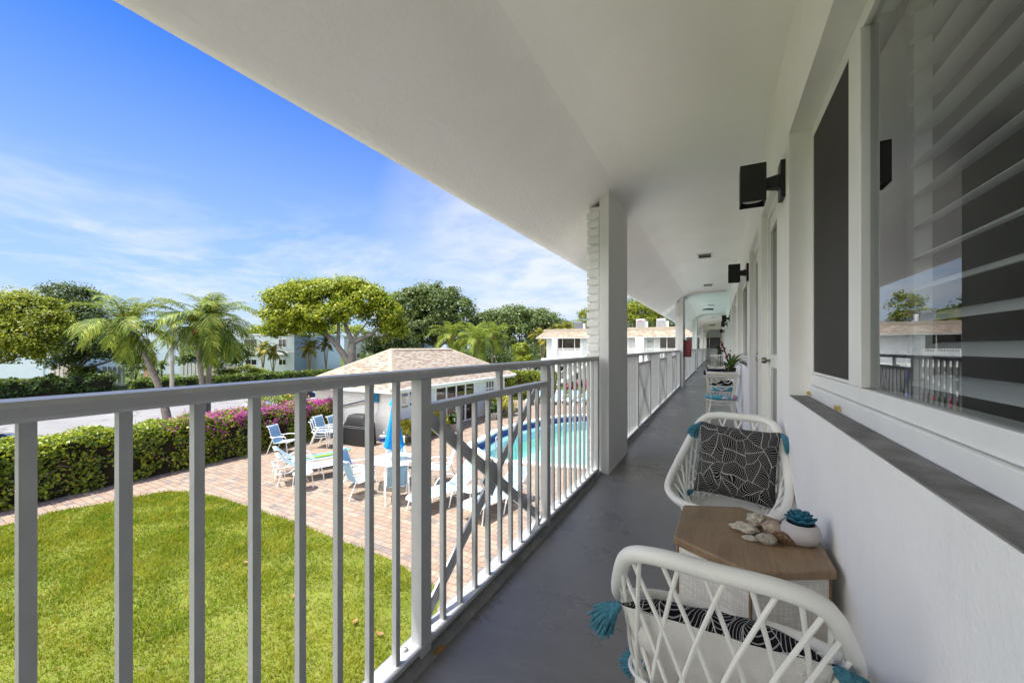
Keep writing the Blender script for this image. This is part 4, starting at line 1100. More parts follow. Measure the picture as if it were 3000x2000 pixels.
# pool outline (ground points read off the coping)
pc = [gp(1437,1352),(-8.0,12.5),(-8.95,13.4),gp(1398,1287),(-9.35,16.2),(-9.15,18.2),(-8.6,20.2),(-7.9,21.6),(-6.6,22.6),(-4.9,22.9),(-3.3,22.2),(-2.4,20.6),(-2.1,18.4),(-2.2,15.8),(-2.6,13.8),(-3.3,12.75),(-4.6,12.2),(-6.0,11.95)]
pout = [(p.x,p.y) for p in catmull([(x,y,0) for x,y in pc], 6, True)]
pcx, pcy = -5.7, 17.2
def inset(poly, d):
    out = []; n = len(poly)
    for i in range(n):
        a, b = Vector(poly[i-1]), Vector(poly[(i+1)%n]); tt = (b-a).normalized(); nn = Vector((-tt.y,tt.x))
        p = Vector(poly[i]); 
        if (Vector((pcx,pcy))-p).dot(nn) < 0: nn = -nn
        out.append(tuple(p+nn*d))
    return out
pin = inset(pout, .30)
# patio as one face with the pool cut out: two half rings
def with_hole(name, outer, hole, z, m):
    bm = bmesh.new()
    vo = [bm.verts.new((x,y,z)) for x,y in outer]; vh = [bm.verts.new((x,y,z)) for x,y in hole]
    eo = [bm.edges.new((vo[i],vo[(i+1)%len(vo)])) for i in range(len(vo))]; eh = [bm.edges.new((vh[i],vh[(i+1)%len(vh)])) for i in range(len(vh))]
    bmesh.ops.triangle_fill(bm, edges=eo+eh, use_beauty=True)
    me = bpy.data.meshes.new(name); bm.to_mesh(me); bm.free(); me.materials.append(m)
    return link(name, me)
pt_out = [(-16.3,-10),(-1.0,-10),(-1.0,33),(-10.6,33),(-10.6,26.9),(-14,26.0),(-16.3,25.5)]
po = with_hole('patio', [(x,y) for x,y in pt_out], pout, .0, PAVER); tag(po, kind='structure')
gh = bpy.data.objects['ground']; bpy.data.objects.remove(gh)
gr = with_hole('ground', [(-700,-500),(500,-500),(500,900),(-700,900)], pout, -.02, GROUND); tag(gr, kind='structure')
strip('path', -3.62, -1.9, -10, 33, .006, SIDEW)  # unseen pale strip, added to bounce sunlight up to ceiling and wall
strip('added_dark_strip', -1.9, -.9, -10, 33, .008, M('added_strip_brown', (.05,.035,.025), .95, .4, 20, .8, 40, .1))  # unseen dark strip, added to cut the bounce onto the sloped soffit
pool = thing('swimming_pool', 'free form swimming pool with turquoise water, navy tile band and white coping', 'pool', (pcx,pcy,0))
n = len(pout)
COPE = M('pool_coping', (.78,.75,.69), .75, .08, 4, .3, 40, .25)
mb = MB(); mb.sheet([[(x,y,-.06) for x,y in pout],[(x,y,.035) for x,y in pout],[(x,y,.035) for x,y in pin],[(x,y,-.06) for x,y in pin]], False, True); mb.build('coping', COPE, pool, world=True, bevel=.01)
NAVY = brickmat('navy_tile', (.022,.035,.20), (.10,.13,.30), .15, .15, .006, 'sum', .3)
mb = MB(); mb.sheet([[(x,y,-.058) for x,y in pin],[(x,y,-.34) for x,y in pin]], False, True); mb.build('tile_band', NAVY, pool, world=True)
pst = inset(pin, .45)
mb = MB(); mb.sheet([[(x,y,-.34) for x,y in pin],[(x,y,-.36) for x,y in pst]], False, True); mb.sheet([[(x,y,-.36) for x,y in pst],[(x,y,-.75) for x,y in pst]], False, True)
mb.build('step_bench', M('blue_step_tile', (.30,.46,.64), .4, .25, 9, 0, 1), pool, world=True)
mb = MB(); mb.sheet([[(x,y,-.75) for x,y in pst],[(pcx+(x-pcx)*.9,pcy+(y-pcy)*.9,-1.35) for x,y in pst]], True, True); mb.f.append([len(mb.v)-n+i for i in range(n)]); mb.build('basin', M('aqua_plaster', (.46,.80,.68), .6, .06, 1.2), pool, world=True)
def watermat():
    t = NT('pool_water'); v = t.pos()
    nz = t.math('ADD', t.noise(v, 2.2, 4), t.math('MULTIPLY', t.noise(v, 9, 3), .35))
    bp = t.n('ShaderNodeBump'); bp.inputs['Strength'].default_value = .35; bp.inputs['Distance'].default_value = .05; t.l(nz, bp.inputs['Height'])
    gl = t.n('ShaderNodeBsdfGlossy'); gl.inputs['Roughness'].default_value = .02; t.l(bp.outputs[0], gl.inputs['Normal'])
    tr = t.n('ShaderNodeBsdfTransparent'); tr.inputs[0].default_value = (.74,.91,.89,1)
    fr = t.math('MULTIPLY', schlick(t, .022, bp.outputs[0]), .36)
    ms = t.n('ShaderNodeMixShader'); t.l(fr, ms.inputs[0]); t.l(tr.outputs[0], ms.inputs[1]); t.l(gl.outputs[0], ms.inputs[2]); t.l(ms.outputs[0], t.out.inputs['Surface']); return t.m
mb = MB(); mb.v = [(x,y,-.20) for x,y in pin]; mb.f = [list(range(n))]; mb.build('water', watermat(), pool, world=True)
STEEL = M('polished_steel', (.55,.56,.57), .25, .05, 3, 0, 1, .5, .95)
def handrail(label, x, y, a):
    t = thing('pool_handrail', label, 'handrail', (x,y,0), a, 'steel pool handrails')
    for s_ in (-.25,.25): MB().tube(catmull([(s_,-.25,0),(s_,-.25,.72),(s_,-.1,.86),(s_,.45,.80),(s_,.95,.2),(s_,1.0,-.6)],6), .021, 8).build('rail', STEEL, t)
hx, hy = gp(1478,1349); handrail('curved steel handrail at the near end of the pool', hx, hy, R(18))
handrail('steel handrail on the far edge of the pool', -7.3,22.6, R(195))
# grass blades
poly = np.array(edge); 
def inside(P, poly):
    x, y = P[:,0], P[:,1]; c = np.zeros(len(P), bool); j = len(poly)-1
    for i in range(len(poly)):
        xi, yi, xj, yj = *poly[i], *poly[j]
        c ^= ((yi > y) != (yj > y)) & (x < (xj-xi)*(y-yi)/(yj-yi+1e-12)+xi); j = i
    return c
def blades(name, poly, n, h, box, rg, w=.011):
    P = np.stack([box[0]+(box[1]-box[0])*rg.random(n), box[2]+(box[3]-box[2])*rg.random(n)],1)
    P = P[inside(P+rg.normal(size=P.shape)*.035, poly)]; n = len(P)
    un = .5+.5*np.sin(P[:,0]*2.3+1.7*np.sin(P[:,1]*1.9))*np.sin(P[:,1]*2.9+1.3*np.sin(P[:,0]*1.4)); un2 = np.sin(P[:,0]*7.1+2*np.sin(P[:,1]*5.3))*np.sin(P[:,1]*6.4)
    keep = rg.random(n) < .45+.55*un+.15*un2; P = P[keep]; un = un[keep]; n = len(P)
    zc = -P[:,0]*ST+P[:,1]*CT; xc = P[:,0]*CT+P[:,1]*ST
    q = np.ones(n, bool); P = P[q]; n = len(P); zc = zc[q]; un = un[q]
    a = rg.random(n)*6.283; d = np.stack([np.cos(a),np.sin(a),np.zeros(n)],1); s = np.stack([-np.sin(a),np.cos(a),np.zeros(n)],1)
    hh = h*((.45+.9*rg.random(n))*(.7+.6*un)*np.where(rg.random(n) < .02, 1.9, 1.0))[:,None]; ww = (w*(.6+.8*rg.random(n))*np.clip(np.hypot(P[:,0],P[:,1])/8,.8,2.0))[:,None]; ln = (.35+1.2*rg.random(n))[:,None]
    b = np.concatenate([P,np.full((n,1),.003)],1); up = np.array([0,0,1.0])
    V = np.empty((n,4,3)); V[:,0] = b-s*ww*.5; V[:,1] = b+s*ww*.5; V[:,2] = b+d*hh*ln*.75+up*hh*.95+s*ww*.12; V[:,3] = b+d*hh*ln*.75+up*hh*.95-s*ww*.12
    o = quads(name, V, GRASS); tag(o, 'short green lawn grass with a few dry yellow blades', 'grass', kind='stuff'); return o
blades('grass', edge, 560000, .052, (poly[:,0].min(),poly[:,0].max(),poly[:,1].min(),poly[:,1].max()), np.random.default_rng(3))
# fallen leaves on the lawn and balcony floor
DRY = leafmat('dry_leaf', [(.30,.12,.03),(.36,.20,.07),(.22,.10,.04)], .15)
for i,(u,v,l) in enumerate(((722,1647,'pale dry leaf on the middle of the lawn'),(862,1744,'orange dry leaf on the lawn between two railing bars'),(1112,1856,'curled brown leaf on the lawn left of the railing post'),(1040,1820,'rusty dry leaf on the right part of the lawn'),(1165,1920,'brown leaf on the lawn just outside the railing foot'))):
    x, y = gp(u,v,.05)
    o = MB().sheet([[(-.10,-.01,.02),(-.05,-.045,.0),(.02,-.05,.01),(.10,-.008,.035)],[(-.10,0,.01),(-.05,0,-.012),(.02,0,-.006),(.11,0,.03)],[(-.10,.01,.02),(-.05,.045,.004),(.02,.05,.012),(.10,.008,.035)]]).build('fallen_leaf', DRY, None, loc=(x,y,.055), rot=(0,0,i*1.7), scale=(.6,.6,.6)); tag(o, l, 'leaf', 'fallen leaves on the lawn')
o = MB().sheet([[(-.045,-.004,.012),(-.02,-.02,.0),(.02,-.02,.004),(.045,-.003,.018)],[(-.045,0,.006),(-.02,0,-.0),(.02,0,.001),(.05,0,.016)],[(-.045,.004,.012),(-.02,.02,.004),(.02,.02,.006),(.045,.004,.018)]]).build('fallen_leaf', DRY, None, loc=(-.93,1.20,FL+.02), rot=(R(70),0,R(70)), scale=(.6,.6,.6)); tag(o, 'brown leaf lodged at the foot of the railing post on the balcony', 'leaf')

# ================================================================== pool house
P_ = thing('pool_house', 'low white brick pool house with tan hip roof beside the patio', 'building', (-14.3,17.1,0))
ex0, ex1, ey0, ey1, ezb, rz_ = -17.24, -11.40, 11.79, 22.5, 2.22, 3.80; d_ = 2.92
c00, c10, c11, c01 = (ex0,ey0,ezb), (ex1,ey0,ezb), (ex1,ey1,ezb), (ex0,ey1,ezb); r0, r1 = (ex1-d_,ey0+d_,rz_), (ex1-d_,ey1-d_,rz_)
mb = MB(); 
def tri(mb, a, b, c):
    a, b, c = map(Vector,(a,b,c)); e = (b-a).normalized(); nr = e.cross(c-a).normalized(); w = nr.cross(e)
    mb.quad([a,b,c], [((p-a).dot(e), (p-a).dot(w)) for p in (a,b,c)])
tri(mb, c00, c10, r0); slope(mb, c10, c11, r1, r0); tri(mb, c11, c01, r1); slope(mb, c01, c00, r0, r1)
rf = mb.build('roof', SHINGLE, P_, world=True)
RID = M('ridge_shingle', (.36,.30,.22), .9, .25, 7, .3, 40, .1)
for a, b in ((c10,r0),(c11,r1),(c00,r0),(c01,r1),(r0,r1)):
    rc = MB(); a, b = Vector(a), Vector(b); k = int((b-a).length/.17); dd = (b-a).normalized(); sd = dd.cross(Vector((0,0,1))).normalized(); upv = sd.cross(dd)
    for i in range(k):
        p = a.lerp(b, i/k)+upv*.012; q = p+dd*.21+upv*.012
        dr = Vector((0,0,-.075)) if a.z < 3 else Vector((0,0,-.06))
        rc.add([p-sd*.15+dr, p+upv*.03, p+sd*.15+dr, q+sd*.15+dr, q+upv*.02, q-sd*.15+dr], [(0,1,4,5),(1,2,3,4)])
    rc.build('ridge_cap', RID, rf, world=True)
FASC = M('fascia_paint', (.74,.72,.68), .5, .06, 3)
f = MB()
for a,b,c,d in ((ex0,ex1,ey0,ey0+.02),(ex0,ex1,ey1-.02,ey1),(ex1-.02,ex1,ey0+.021,ey1-.021),(ex0,ex0+.02,ey0+.021,ey1-.021)): f.box(a,b,c,d,ezb-.17,ezb-.008)
f.box(ex0+.021,ex1-.021,ey0+.021,ey1-.021,ezb-.16,ezb-.14)
f.build('fascia', FASC, P_, world=True)
g = MB(); g.tube([(ex1+.05,ey0,ezb-.05),(ex1+.05,ey1,ezb-.05)], .055, 8); g.build('gutter', FASC, P_, world=True)
wx0, wx1, wy0, wy1 = -16.7, -11.92, 12.31, 21.9
mb = MB(); mb.box(wx0,wx1,wy0,wy0+.15,0,ezb-.162); mb.box(wx0,wx0+.15,wy0+.151,wy1,0,ezb-.162); mb.build('brick_wall', WBRICK, P_, world=True)
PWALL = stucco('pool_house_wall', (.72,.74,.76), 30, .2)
mb = MB(); dy0, dy1 = 15.1, 18.6
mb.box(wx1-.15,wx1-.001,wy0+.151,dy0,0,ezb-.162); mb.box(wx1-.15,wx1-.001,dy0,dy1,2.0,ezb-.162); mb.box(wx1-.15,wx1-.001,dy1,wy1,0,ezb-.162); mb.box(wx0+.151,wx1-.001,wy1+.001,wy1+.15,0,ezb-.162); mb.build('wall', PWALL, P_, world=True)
f = MB(); f.box(wx1-.10,wx1+.02,dy0,dy0+.09,.04,1.99); f.box(wx1-.10,wx1+.02,dy1-.09,dy1,.04,1.99); f.box(wx1-.10,wx1+.02,dy0,dy1,0,.039); f.box(wx1-.10,wx1+.02,dy0+.09,dy1-.09,1.93,1.99)
for k in (.26,.5,.74): q = dy0+(dy1-dy0)*k; f.box(wx1-.09,wx1+.01,q-.04,q+.04,.04,1.929)
sd = f.build('sliding_door', ALU, P_, world=True)
MB().box(wx1-.05,wx1-.04,dy0+.05,dy1-.05,.03,1.94).build('pane', M('dark_door_glass', (.03,.026,.024), .03, .2, 1, 0, 1, .9), sd, world=True)
f = MB(); y0, y1, z0, z1 = 19.75, 20.65, 1.10, 1.92
for yy in np.linspace(y0,y1,4): f.box(wx1,wx1+.03,yy-.025,yy+.025,z0,z1)
for zz in (z0,(z0+z1)/2,z1): f.box(wx1+.001,wx1+.04,y0-.03,y1+.03,zz-.03,zz+.03)
w = f.build('window', WHITE, P_, world=True); MB().box(wx1-.0005,wx1+.012,y0,y1,z0,z1).build('pane', M('grey_pane', (.12,.12,.11), .2, .3), w, world=True)
# rule boards on the pool house
BLU = M('sign_blue', (.02,.045,.20), .5); REDT = M('sign_red', (.45,.06,.05), .6); BLK = M('sign_black', (.03,.03,.03), .6); TAN = M('sign_tan', (.62,.52,.34), .6); SGW = M('sign_white', (.72,.70,.64), .5, .05)
def sign(label, y0, y1, z0, z1, head, foot, fcol):
    w = y1-y0; h = z1-z0
    t = thing('rule_sign', label, 'sign', (wx1+.002,(y0+y1)/2,z0), R(90), 'notice boards on the pool house wall')
    MB().box(-w/2,w/2,-.012,0,0,h).build('board', SGW, t)
    MB().box(-w/2+.004,w/2-.004,-.0155,-.0125,h*.80,h-.006).build('heading', BLU, t)
    text_mesh(head, h*.135, SGW, t, (0,-.0185,h*.89), name='heading_text')
    r = random.Random(3); ln = MB()
    for i in range(9):
        wd = w*r.uniform(.55,.86); ln.box(-w*.44,-w*.44+wd,-.015,-.0125,h*(.73-i*.052),h*(.745-i*.052))
    ln.build('small_print', REDT, t)
    MB().box(-w/2+.004,w/2-.004,-.0155,-.0125,.008,h*.19).build('footer', fcol, t)
    text_mesh(foot, h*.125, BLK if fcol == TAN else SGW, t, (0,-.0185,h*.10), name='footer_text')
sign('tall notice board headed POOL RULES with NO DIVING at the bottom', 12.86, 13.22, 1.30, 1.92, 'POOL RULES', 'NO DIVING', TAN)
sign('second notice board half hidden by the railing post, beside the pool rules board', 13.36, 13.72, 1.36, 1.95, 'POOL', 'NO', BLU)
# brush and pole on the brick wall
t = thing('pool_brush', 'blue pool brush on a long dark blue pole hung along the white brick wall', 'pool brush', (-13.6,wy0-.01,1.6))
MB().tube([(-1.25,-.05,-.30),(.85,-.05,.18)], .022, 8).build('pole', M('blue_pole', (.02,.04,.14), .4), t)
MB().tube([(-1.3,-.04,-.38),(.8,-.04,.03)], .018, 8).build('spare_pole', M('tan_pole', (.45,.36,.24), .5), t)
rr = random.Random(2); b = MB(); b.obox((.82,-.07,.34), .36,.05,.08)
for i in range(150):
    x = rr.uniform(.65,.99); b.bar((x,-.07+rr.uniform(-.03,.03),.32),(x+rr.uniform(-.03,.03),-.08+rr.uniform(-.07,.05),.32-rr.uniform(.18,.34)), .012,.012,(0,1,0))
b.build('bristles', M('blue_bristle', (.03,.25,.45), .8, .3, 20), t)
MB().tube(catmull([(.9,-.03,.1),(.95,-.03,-.2),(.85,-.03,-.5),(.75,-.03,-.62)],5), .008, 6).build('cord', M('grey_cord', (.2,.18,.15), .8), t)

def frosted():
    t = NT('frosted_glass'); m = t.bsdf((.55,.63,.60), .25, .5); tr = t.n('ShaderNodeBsdfTransparent'); tr.inputs[0].default_value = (.85,.9,.88,1)
    ms = t.n('ShaderNodeMixShader'); ms.inputs[0].default_value = .5; t.l(t.b.outputs[0], ms.inputs[1]); t.l(tr.outputs[0], ms.inputs[2]); t.l(ms.outputs[0], t.out.inputs['Surface']); return m
# ================================================================== patio furniture
TUBE = M('white_tube', (.80,.80,.77), .35, .05, 6, 0, 1, .5)
def sling_strip(prof, w, m, name, t, curl=0):
    rows = [[(x, y, z-.012*(1-(2*x/w)**2)) for x in np.linspace(-w/2,w/2,7)] for y,z in prof]
    return MB().sheet(rows).build(name, m, t, solid=.006)
def patio_chair(label, loc, rz, group='blue sling patio chairs'):
    t = thing('patio_chair', label, 'chair', loc, rz, group); w = .50
    seat = [(p.y,p.z) for p in catmull([(0,-.29,.405),(0,-.26,.435),(0,-.10,.415),(0,.12,.385),(0,.20,.385)],4)]
    back = [(p.y,p.z) for p in catmull([(0,.21,.40),(0,.27,.56),(0,.35,.80),(0,.41,.96),(0,.45,1.0),(0,.49,.985)],4)]
    sling_strip(seat, w, SLING2, 'seat', t); sling_strip(back, w, SLING, 'backrest', t)
    fr = MB()
    for s_ in (-1,1): fr.tube([(s_*w/2,y,z) for y,z in seat+back], .014, 8)
    fr.tube([(-w/2,-.29,.40),(w/2,-.29,.40)], .012, 8); fr.tube([(-w/2,.49,.985),(w/2,.49,.985)], .012, 8); fr.build('frame', TUBE, t)
    for s_ in (-1,1):
        x = s_*(w/2+.035)
        MB().tube(catmull([(x,-.36,0),(x,-.33,.30),(x,-.29,.58),(x,-.20,.645),(x,.02,.63),(x,.24,.60),(x-s_*.03,.33,.62)],5), .017, 8, sx=1.25, sy=.8).build('arm', TUBE, t)
        MB().tube(catmull([(x,.44,0),(x,.34,.25),(x,.18,.60)],5), .015, 8).build('leg', TUBE, t)
    return t
def lounger(label, loc, rz, back=R(38), group='blue sling loungers'):
    t = thing('sun_lounger', label, 'sun lounger', loc, rz, group); w = .60
    bed = [(p.y,p.z) for p in catmull([(0,-1.02,.28),(0,-.98,.34),(0,-.80,.37),(0,-.2,.355),(0,.28,.35)],4)]
    c, s_ = math.cos(back), math.sin(back); q = lambda d,h: (.30+d*c-h*s_, .355+d*s_+h*c)
    bk = [(p.y,p.z) for p in catmull([(0,*q(0,0)),(0,*q(.35,-.01)),(0,*q(.62,.03)),(0,*q(.74,.06)),(0,*q(.82,.0))],4)]
    sling_strip(bed, w, SLING2, 'bed', t); sling_strip(bk, w, SLING, 'backrest', t)
    fr = MB()
    for s in (-1,1): fr.tube([(s*w/2,y,z) for y,z in bed]+[(s*w/2,1.0,.345)], .016, 8); fr.tube([(s*(w/2-.02),y,z) for y,z in bk], .013, 8)
    fr.tube([(-w/2,-1.02,.28),(w/2,-1.02,.28)], .014, 8); fr.tube([(-w/2,1.0,.345),(w/2,1.0,.345)], .014, 8); fr.tube([(-w/2+.02,.95,.345),(0,q(.5,0)[0],q(.5,0)[1]-.01),(w/2-.02,.95,.345)], .010, 6); fr.build('frame', TUBE, t)
    for s in (-1,1):
        x = s*(w/2+.02)
        for y0,y1 in ((-.90,-.98),(.88,.98)): MB().tube([(x-s*.02,y0,.35),(x,y1,0)], .015, 8).build('leg', TUBE, t)
        MB().tube(catmull([(x,-.22,0),(x+s*.03,-.16,.30),(x+s*.03,.02,.52),(x+s*.03,.35,.55),(x+s*.02,.62,.40),(x,.72,.35)],6), .016, 8).build('arm', TUBE, t)
    return t
L1 = lounger('blue sling lounger nearest the hedge path, with a round side table at its near side', (-10.76,7.88,0), R(153.4), R(33))
dup(L1, (-11.6,8.33,0), R(153.4), 'blue sling lounger with two pool noodles lying along it')
dup(L1, (-6.07,8.2,0), R(-14), 'blue sling lounger between the glass table and the small round table')
dup(L1, (-4.72,8.45,0), R(-10), 'blue sling lounger nearest the balcony, by the near end of the pool')
for (x,y),a,l in zip(((-11.4,25.4),(-10.0,26.2),(-9.1,26.6),(-8.2,26.9)),(8,4,-3,-8),('leftmost lounger in the row across the pool, near the green hedge','second lounger from the left across the pool','third lounger across the pool, left of the far blue umbrella','rightmost visible lounger across the pool, under the far blue umbrella')): dup(L1, (x,y,0), R(a), l)
def noodle(name, pts, col, label):
    o = MB().tube(catmull(pts,8), .035, 10).build(name, M(name+'_foam_'+str(int(col[1]*100)), col, .75, .05, 9, .3, 90, .2), None); tag(o, label, 'pool noodle', 'pool noodles on the lounger')
d = Vector((.447,.894,0)); o_ = Vector((-11.6,8.33,.42)); sd_ = Vector((.894,-.447,0))
noodle('pool_noodle', [o_-d*.45+sd_*.16+Vector((0,0,.03)), o_+sd_*.16, o_+d*.5+sd_*.15, o_+d*1.2+sd_*.16+Vector((0,0,.05))], (.36,.62,.05), 'lime green foam noodle lying on the lounger by the hedge')
noodle('pool_noodle', [o_-d*.40+sd_*.06+Vector((0,0,.04)), o_+sd_*.07+Vector((0,0,.01)), o_+d*.5+sd_*.06+Vector((0,0,.01)), o_+d*1.25+sd_*.06+Vector((0,0,.06))], (.04,.40,.66), 'blue foam noodle lying beside the green one on the lounger')
def side_table(label, x, y):
    t = thing('side_table', label, 'table', (x,y,0), rnd.uniform(0,1), 'small round patio side tables')
    MB().lathe([(.235,.45),(.24,.44),(.225,.435),(0,.437)], 26).build('tabletop', M('frosted_top', (.42,.45,.44), .25, .05, 3, 0, 1), t)
    MB().tube([(.24*math.cos(a),.24*math.sin(a),.445) for a in np.linspace(0,2*math.pi,26,endpoint=False)], .015, 8, True).build('rim', TUBE, t)
    for k in range(4):
        a = k*math.pi/2; MB().tube([(.215*math.cos(a),.215*math.sin(a),.44),(.255*math.cos(a),.255*math.sin(a),0)], .012, 8).build('leg', TUBE, t)
side_table('small round side table in front of the loungers by the hedge', -10.15,7.1); side_table('small round side table between the two loungers by the hedge', -11.6,7.75); side_table('small round side table between the two loungers near the pool', -5.32,8.17)
C1 = patio_chair('single blue patio chair standing against the flowering hedge', (-14.35,9.25,0), R(112))
C1b = dup(C1, (-13.75,10.5,0), R(106), 'bottom chair of the stack of three beside the hedge'); C1b['group'] = 'stacked blue patio chairs'
for k in (1,2):
    c = dup(C1, (-13.75+k*.06,10.5+k*.03,k*.095), R(106), ('middle chair of the stack of three beside the hedge','top chair of the stack of three beside the hedge')[k-1]); c['group'] = 'stacked blue patio chairs'
dup(C1, (-14.2,11.6,0), R(110), 'blue patio chair behind the stack, partly hidden by a railing bar')
tx, ty = -8.2, 8.55
for (x,y),l in (((-9.1,8.05),'blue chair left of the glass table with its curled back to the loungers'),((-8.45,7.55),'blue chair at the near left side of the glass table'),((-7.35,7.75),'blue chair at the near right side of the glass table, partly behind the railing post'),((-9.0,9.45),'blue chair at the far side of the glass table under the closed umbrella'),((-7.15,9.35),'blue chair right of the glass table with its back to the pool')):
    dup(C1, (x,y,0), math.atan2(y-ty, x-tx)-R(90), l)
t = thing('glass_table', 'six sided frosted glass patio table with white frame and closed blue umbrella', 'table', (tx,ty,0), R(12))
hexa = [(.72*math.cos(a),.72*math.sin(a)) for a in np.linspace(0,2*math.pi,6,endpoint=False)]
MB().prism([(x*.97,y*.97) for x,y in hexa], .712,.720).build('tabletop', frosted(), t)
MB().tube([(x,y,.712) for x,y in hexa], .020, 8, True).build('frame', TUBE, t)
for k in range(6):
    x, y = hexa[k]; MB().tube([(x*.93,y*.93,.70),(x*.90,y*.90,.35),(x*.98,y*.98,0)], .019, 8).build('leg', TUBE, t)
def umbrella(label, loc, m, z0=1.05, z1=2.55):
    t = thing('patio_umbrella', label, 'umbrella', loc, 0, 'closed blue umbrellas')
    MB().tube([(0,0,0),(0,0,z1+.02)], .019, 10).build('pole', TUBE, t)
    rows = []
    for j in range(13):
        u = j/12; z = z1-(z1-z0)*u; r = .035+.20*u**1.15 if u < .98 else .24
        if .10 < u < .14: r += .05
        rows.append([((r*(1+.26*math.cos(8*a)*u))*math.cos(a), (r*(1+.26*math.cos(8*a)*u))*math.sin(a), z+(.05*math.cos(8*a) if j == 12 else 0)) for a in np.linspace(0,2*math.pi,48,endpoint=False)])
    MB().sheet(rows, True, True).build('canopy', m, t)
    MB().lathe([(.15,z1-.30),(.10,z1-.16),(.045,z1-.02),(0,z1+.03)], 20).build('vent_cap', m, t)
    MB().lathe([(0,z1+.09),(.02,z1+.075),(.015,z1+.03)], 10).build('finial', TUBE, t)
    MB().lathe([(.25,0),(.25,.05),(.06,.09),(.04,.2)], 24).build('base', M('umbrella_base', (.5,.5,.48), .6), t)
SKYB = M('sky_blue_canvas', (.018,.30,.66), .85, .15, 5, .3, 200, .15)
umbrella('closed sky blue umbrella standing through the glass table', (tx,ty,0), SKYB)
umbrella('closed royal blue umbrella far across the pool', (-7.9,27.6,0), M('royal_blue_canvas', (.02,.08,.42), .85, .15, 5, .3, 200, .15), .95, 2.75)
# covered barbecue
t = thing('covered_barbecue', 'barbecue under a black fitted cover in front of the white brick wall', 'barbecue', (-12.85,11.45,0), R(4))
rows = []; BC = M('black_cover', (.010,.0095,.0095), .6, .3, 5, .5, 40, .45)
for z,wx,wy in ((.02,.66,.34),(.10,.655,.34),(.45,.64,.325),(.80,.62,.31),(.86,.60,.305),(.90,.52,.30),(1.06,.47,.28),(1.17,.40,.22),(1.21,.30,.13)):
    rows.append([(wx*math.copysign(abs(math.cos(a))**.35,math.cos(a))*(1+.022*math.sin(9*a)*(1.2-z)), wy*math.copysign(abs(math.sin(a))**.35,math.sin(a))*(1+.03*math.sin(11*a)*(1.2-z)), z+(.02*math.sin(7*a) if z < .05 else 0)) for a in np.linspace(0,2*math.pi,56,endpoint=False)])
mb = MB().sheet(rows, True, True); mb.f.append([len(mb.v)-56+i for i in range(56)]); mb.build('cover', BC, t, smooth=False)
pp = MB()
for z in (.70,.76): pp.tube([(.632*math.copysign(abs(math.cos(a))**.35,math.cos(a)), .322*math.copysign(abs(math.sin(a))**.35,math.sin(a)), z) for a in np.linspace(0,2*math.pi,56,endpoint=False)], .007, 5, True)
pp.build('piping', M('grey_piping', (.16,.16,.16), .5), t)
t = thing('pail', 'small white and blue pail on the pavers by the brick wall', 'pail', (-12.15,12.05,0))
MB().lathe([(0,0),(.14,0),(.15,.26),(.155,.27),(.155,.30),(0,.31)], 24).build('body', M('pail_white', (.7,.7,.68), .4, .05), t)
MB().lathe([(.1455,.07),(.1535,.22)], 24).build('wrapper', M('pail_blue', (.03,.08,.35), .4, .5, 9), t)
MB().tube(catmull([(.15,0,.28),(.0,.02,.42),(-.15,0,.28)],6), .005, 6).build('handle', STEEL, t)
# ================================================================== planting
HEDGE = leafmat('hedge_leaf', [(.04,.10,.008),(.13,.21,.012),(.24,.32,.016),(.38,.42,.022),(.48,.46,.03)], .38, .42, .45)
FARH = leafmat('dark_hedge_leaf', [(.02,.05,.008),(.05,.10,.014),(.10,.16,.025)], .25)
MAG = leafmat('bougainvillea_bract', [(.42,.015,.32),(.55,.02,.40),(.62,.08,.42)], .3, .6, .2)
t, P, N = hedge('flowering_hedge', 'clipped bougainvillea hedge with magenta flowers at its right end, along the paver path', 'hedge', (-15.85,-7), (-15.85,12.15), 1.55, 1.52, HEDGE, (.085,.062), 640, 5, twigs=230, wob=.13)
rg = np.random.default_rng(11)
w = np.clip((P[:,0]-12.9)/2.6,0,1)*np.clip((P[:,2]-.75)/.6,.0,1)*(.35+np.array([max(0,noise.noise((p[0]*1.4,p[1]*1.6,p[2]*1.5)))*3.2 for p in P]))+.0025*(P[:,2]>1.3)
w *= (P[:,1] < .45)
q = rg.choice(len(P), 4200, p=w/w.sum())
Q = P[q]+N[q]*.06+rg.normal(size=(4200,3))*.045
leaf_mesh('flowers', Q, N[q]+rg.normal(size=(4200,3))*.5, .062, .055, MAG, t, rg=rg)
sh = MB()
for k in range(26):
    i = rnd.randrange(len(P)); p = Vector(P[i])
    if p.z < 1.35: continue
    limb(sh, p, p+Vector((rnd.uniform(-.12,.12),rnd.uniform(-.12,.12),rnd.uniform(.15,.4))), .007, .003, .15, 4, 5)
sh.build('shoots', M('green_shoots', (.16,.22,.04), .7), t)
CROT = leafmat('croton_leaf', [(.10,.16,.01),(.38,.36,.02),(.52,.46,.03),(.56,.44,.05),(.20,.24,.02)], .25, .45, .4)
bush('croton_shrub', 'yellow and green croton shrub right of the closed umbrella, below the notice boards', 'shrub', (-11.25,12.7), .55,.7,1.0, CROT, (.11,.06), 2600, 'yellow croton shrubs', 41)
bush('croton_shrub', 'yellow croton shrub left of the stone planter by the sliding doors', 'shrub', (-11.2,14.35), .5,.55,1.05, CROT, (.11,.06), 2400, 'yellow croton shrubs', 42)
bush('croton_shrub', 'rounded yellow croton shrub at the right end of the sliding doors', 'shrub', (-11.05,19.9), .8,.95,1.15, CROT, (.11,.06), 3200, 'yellow croton shrubs', 43)
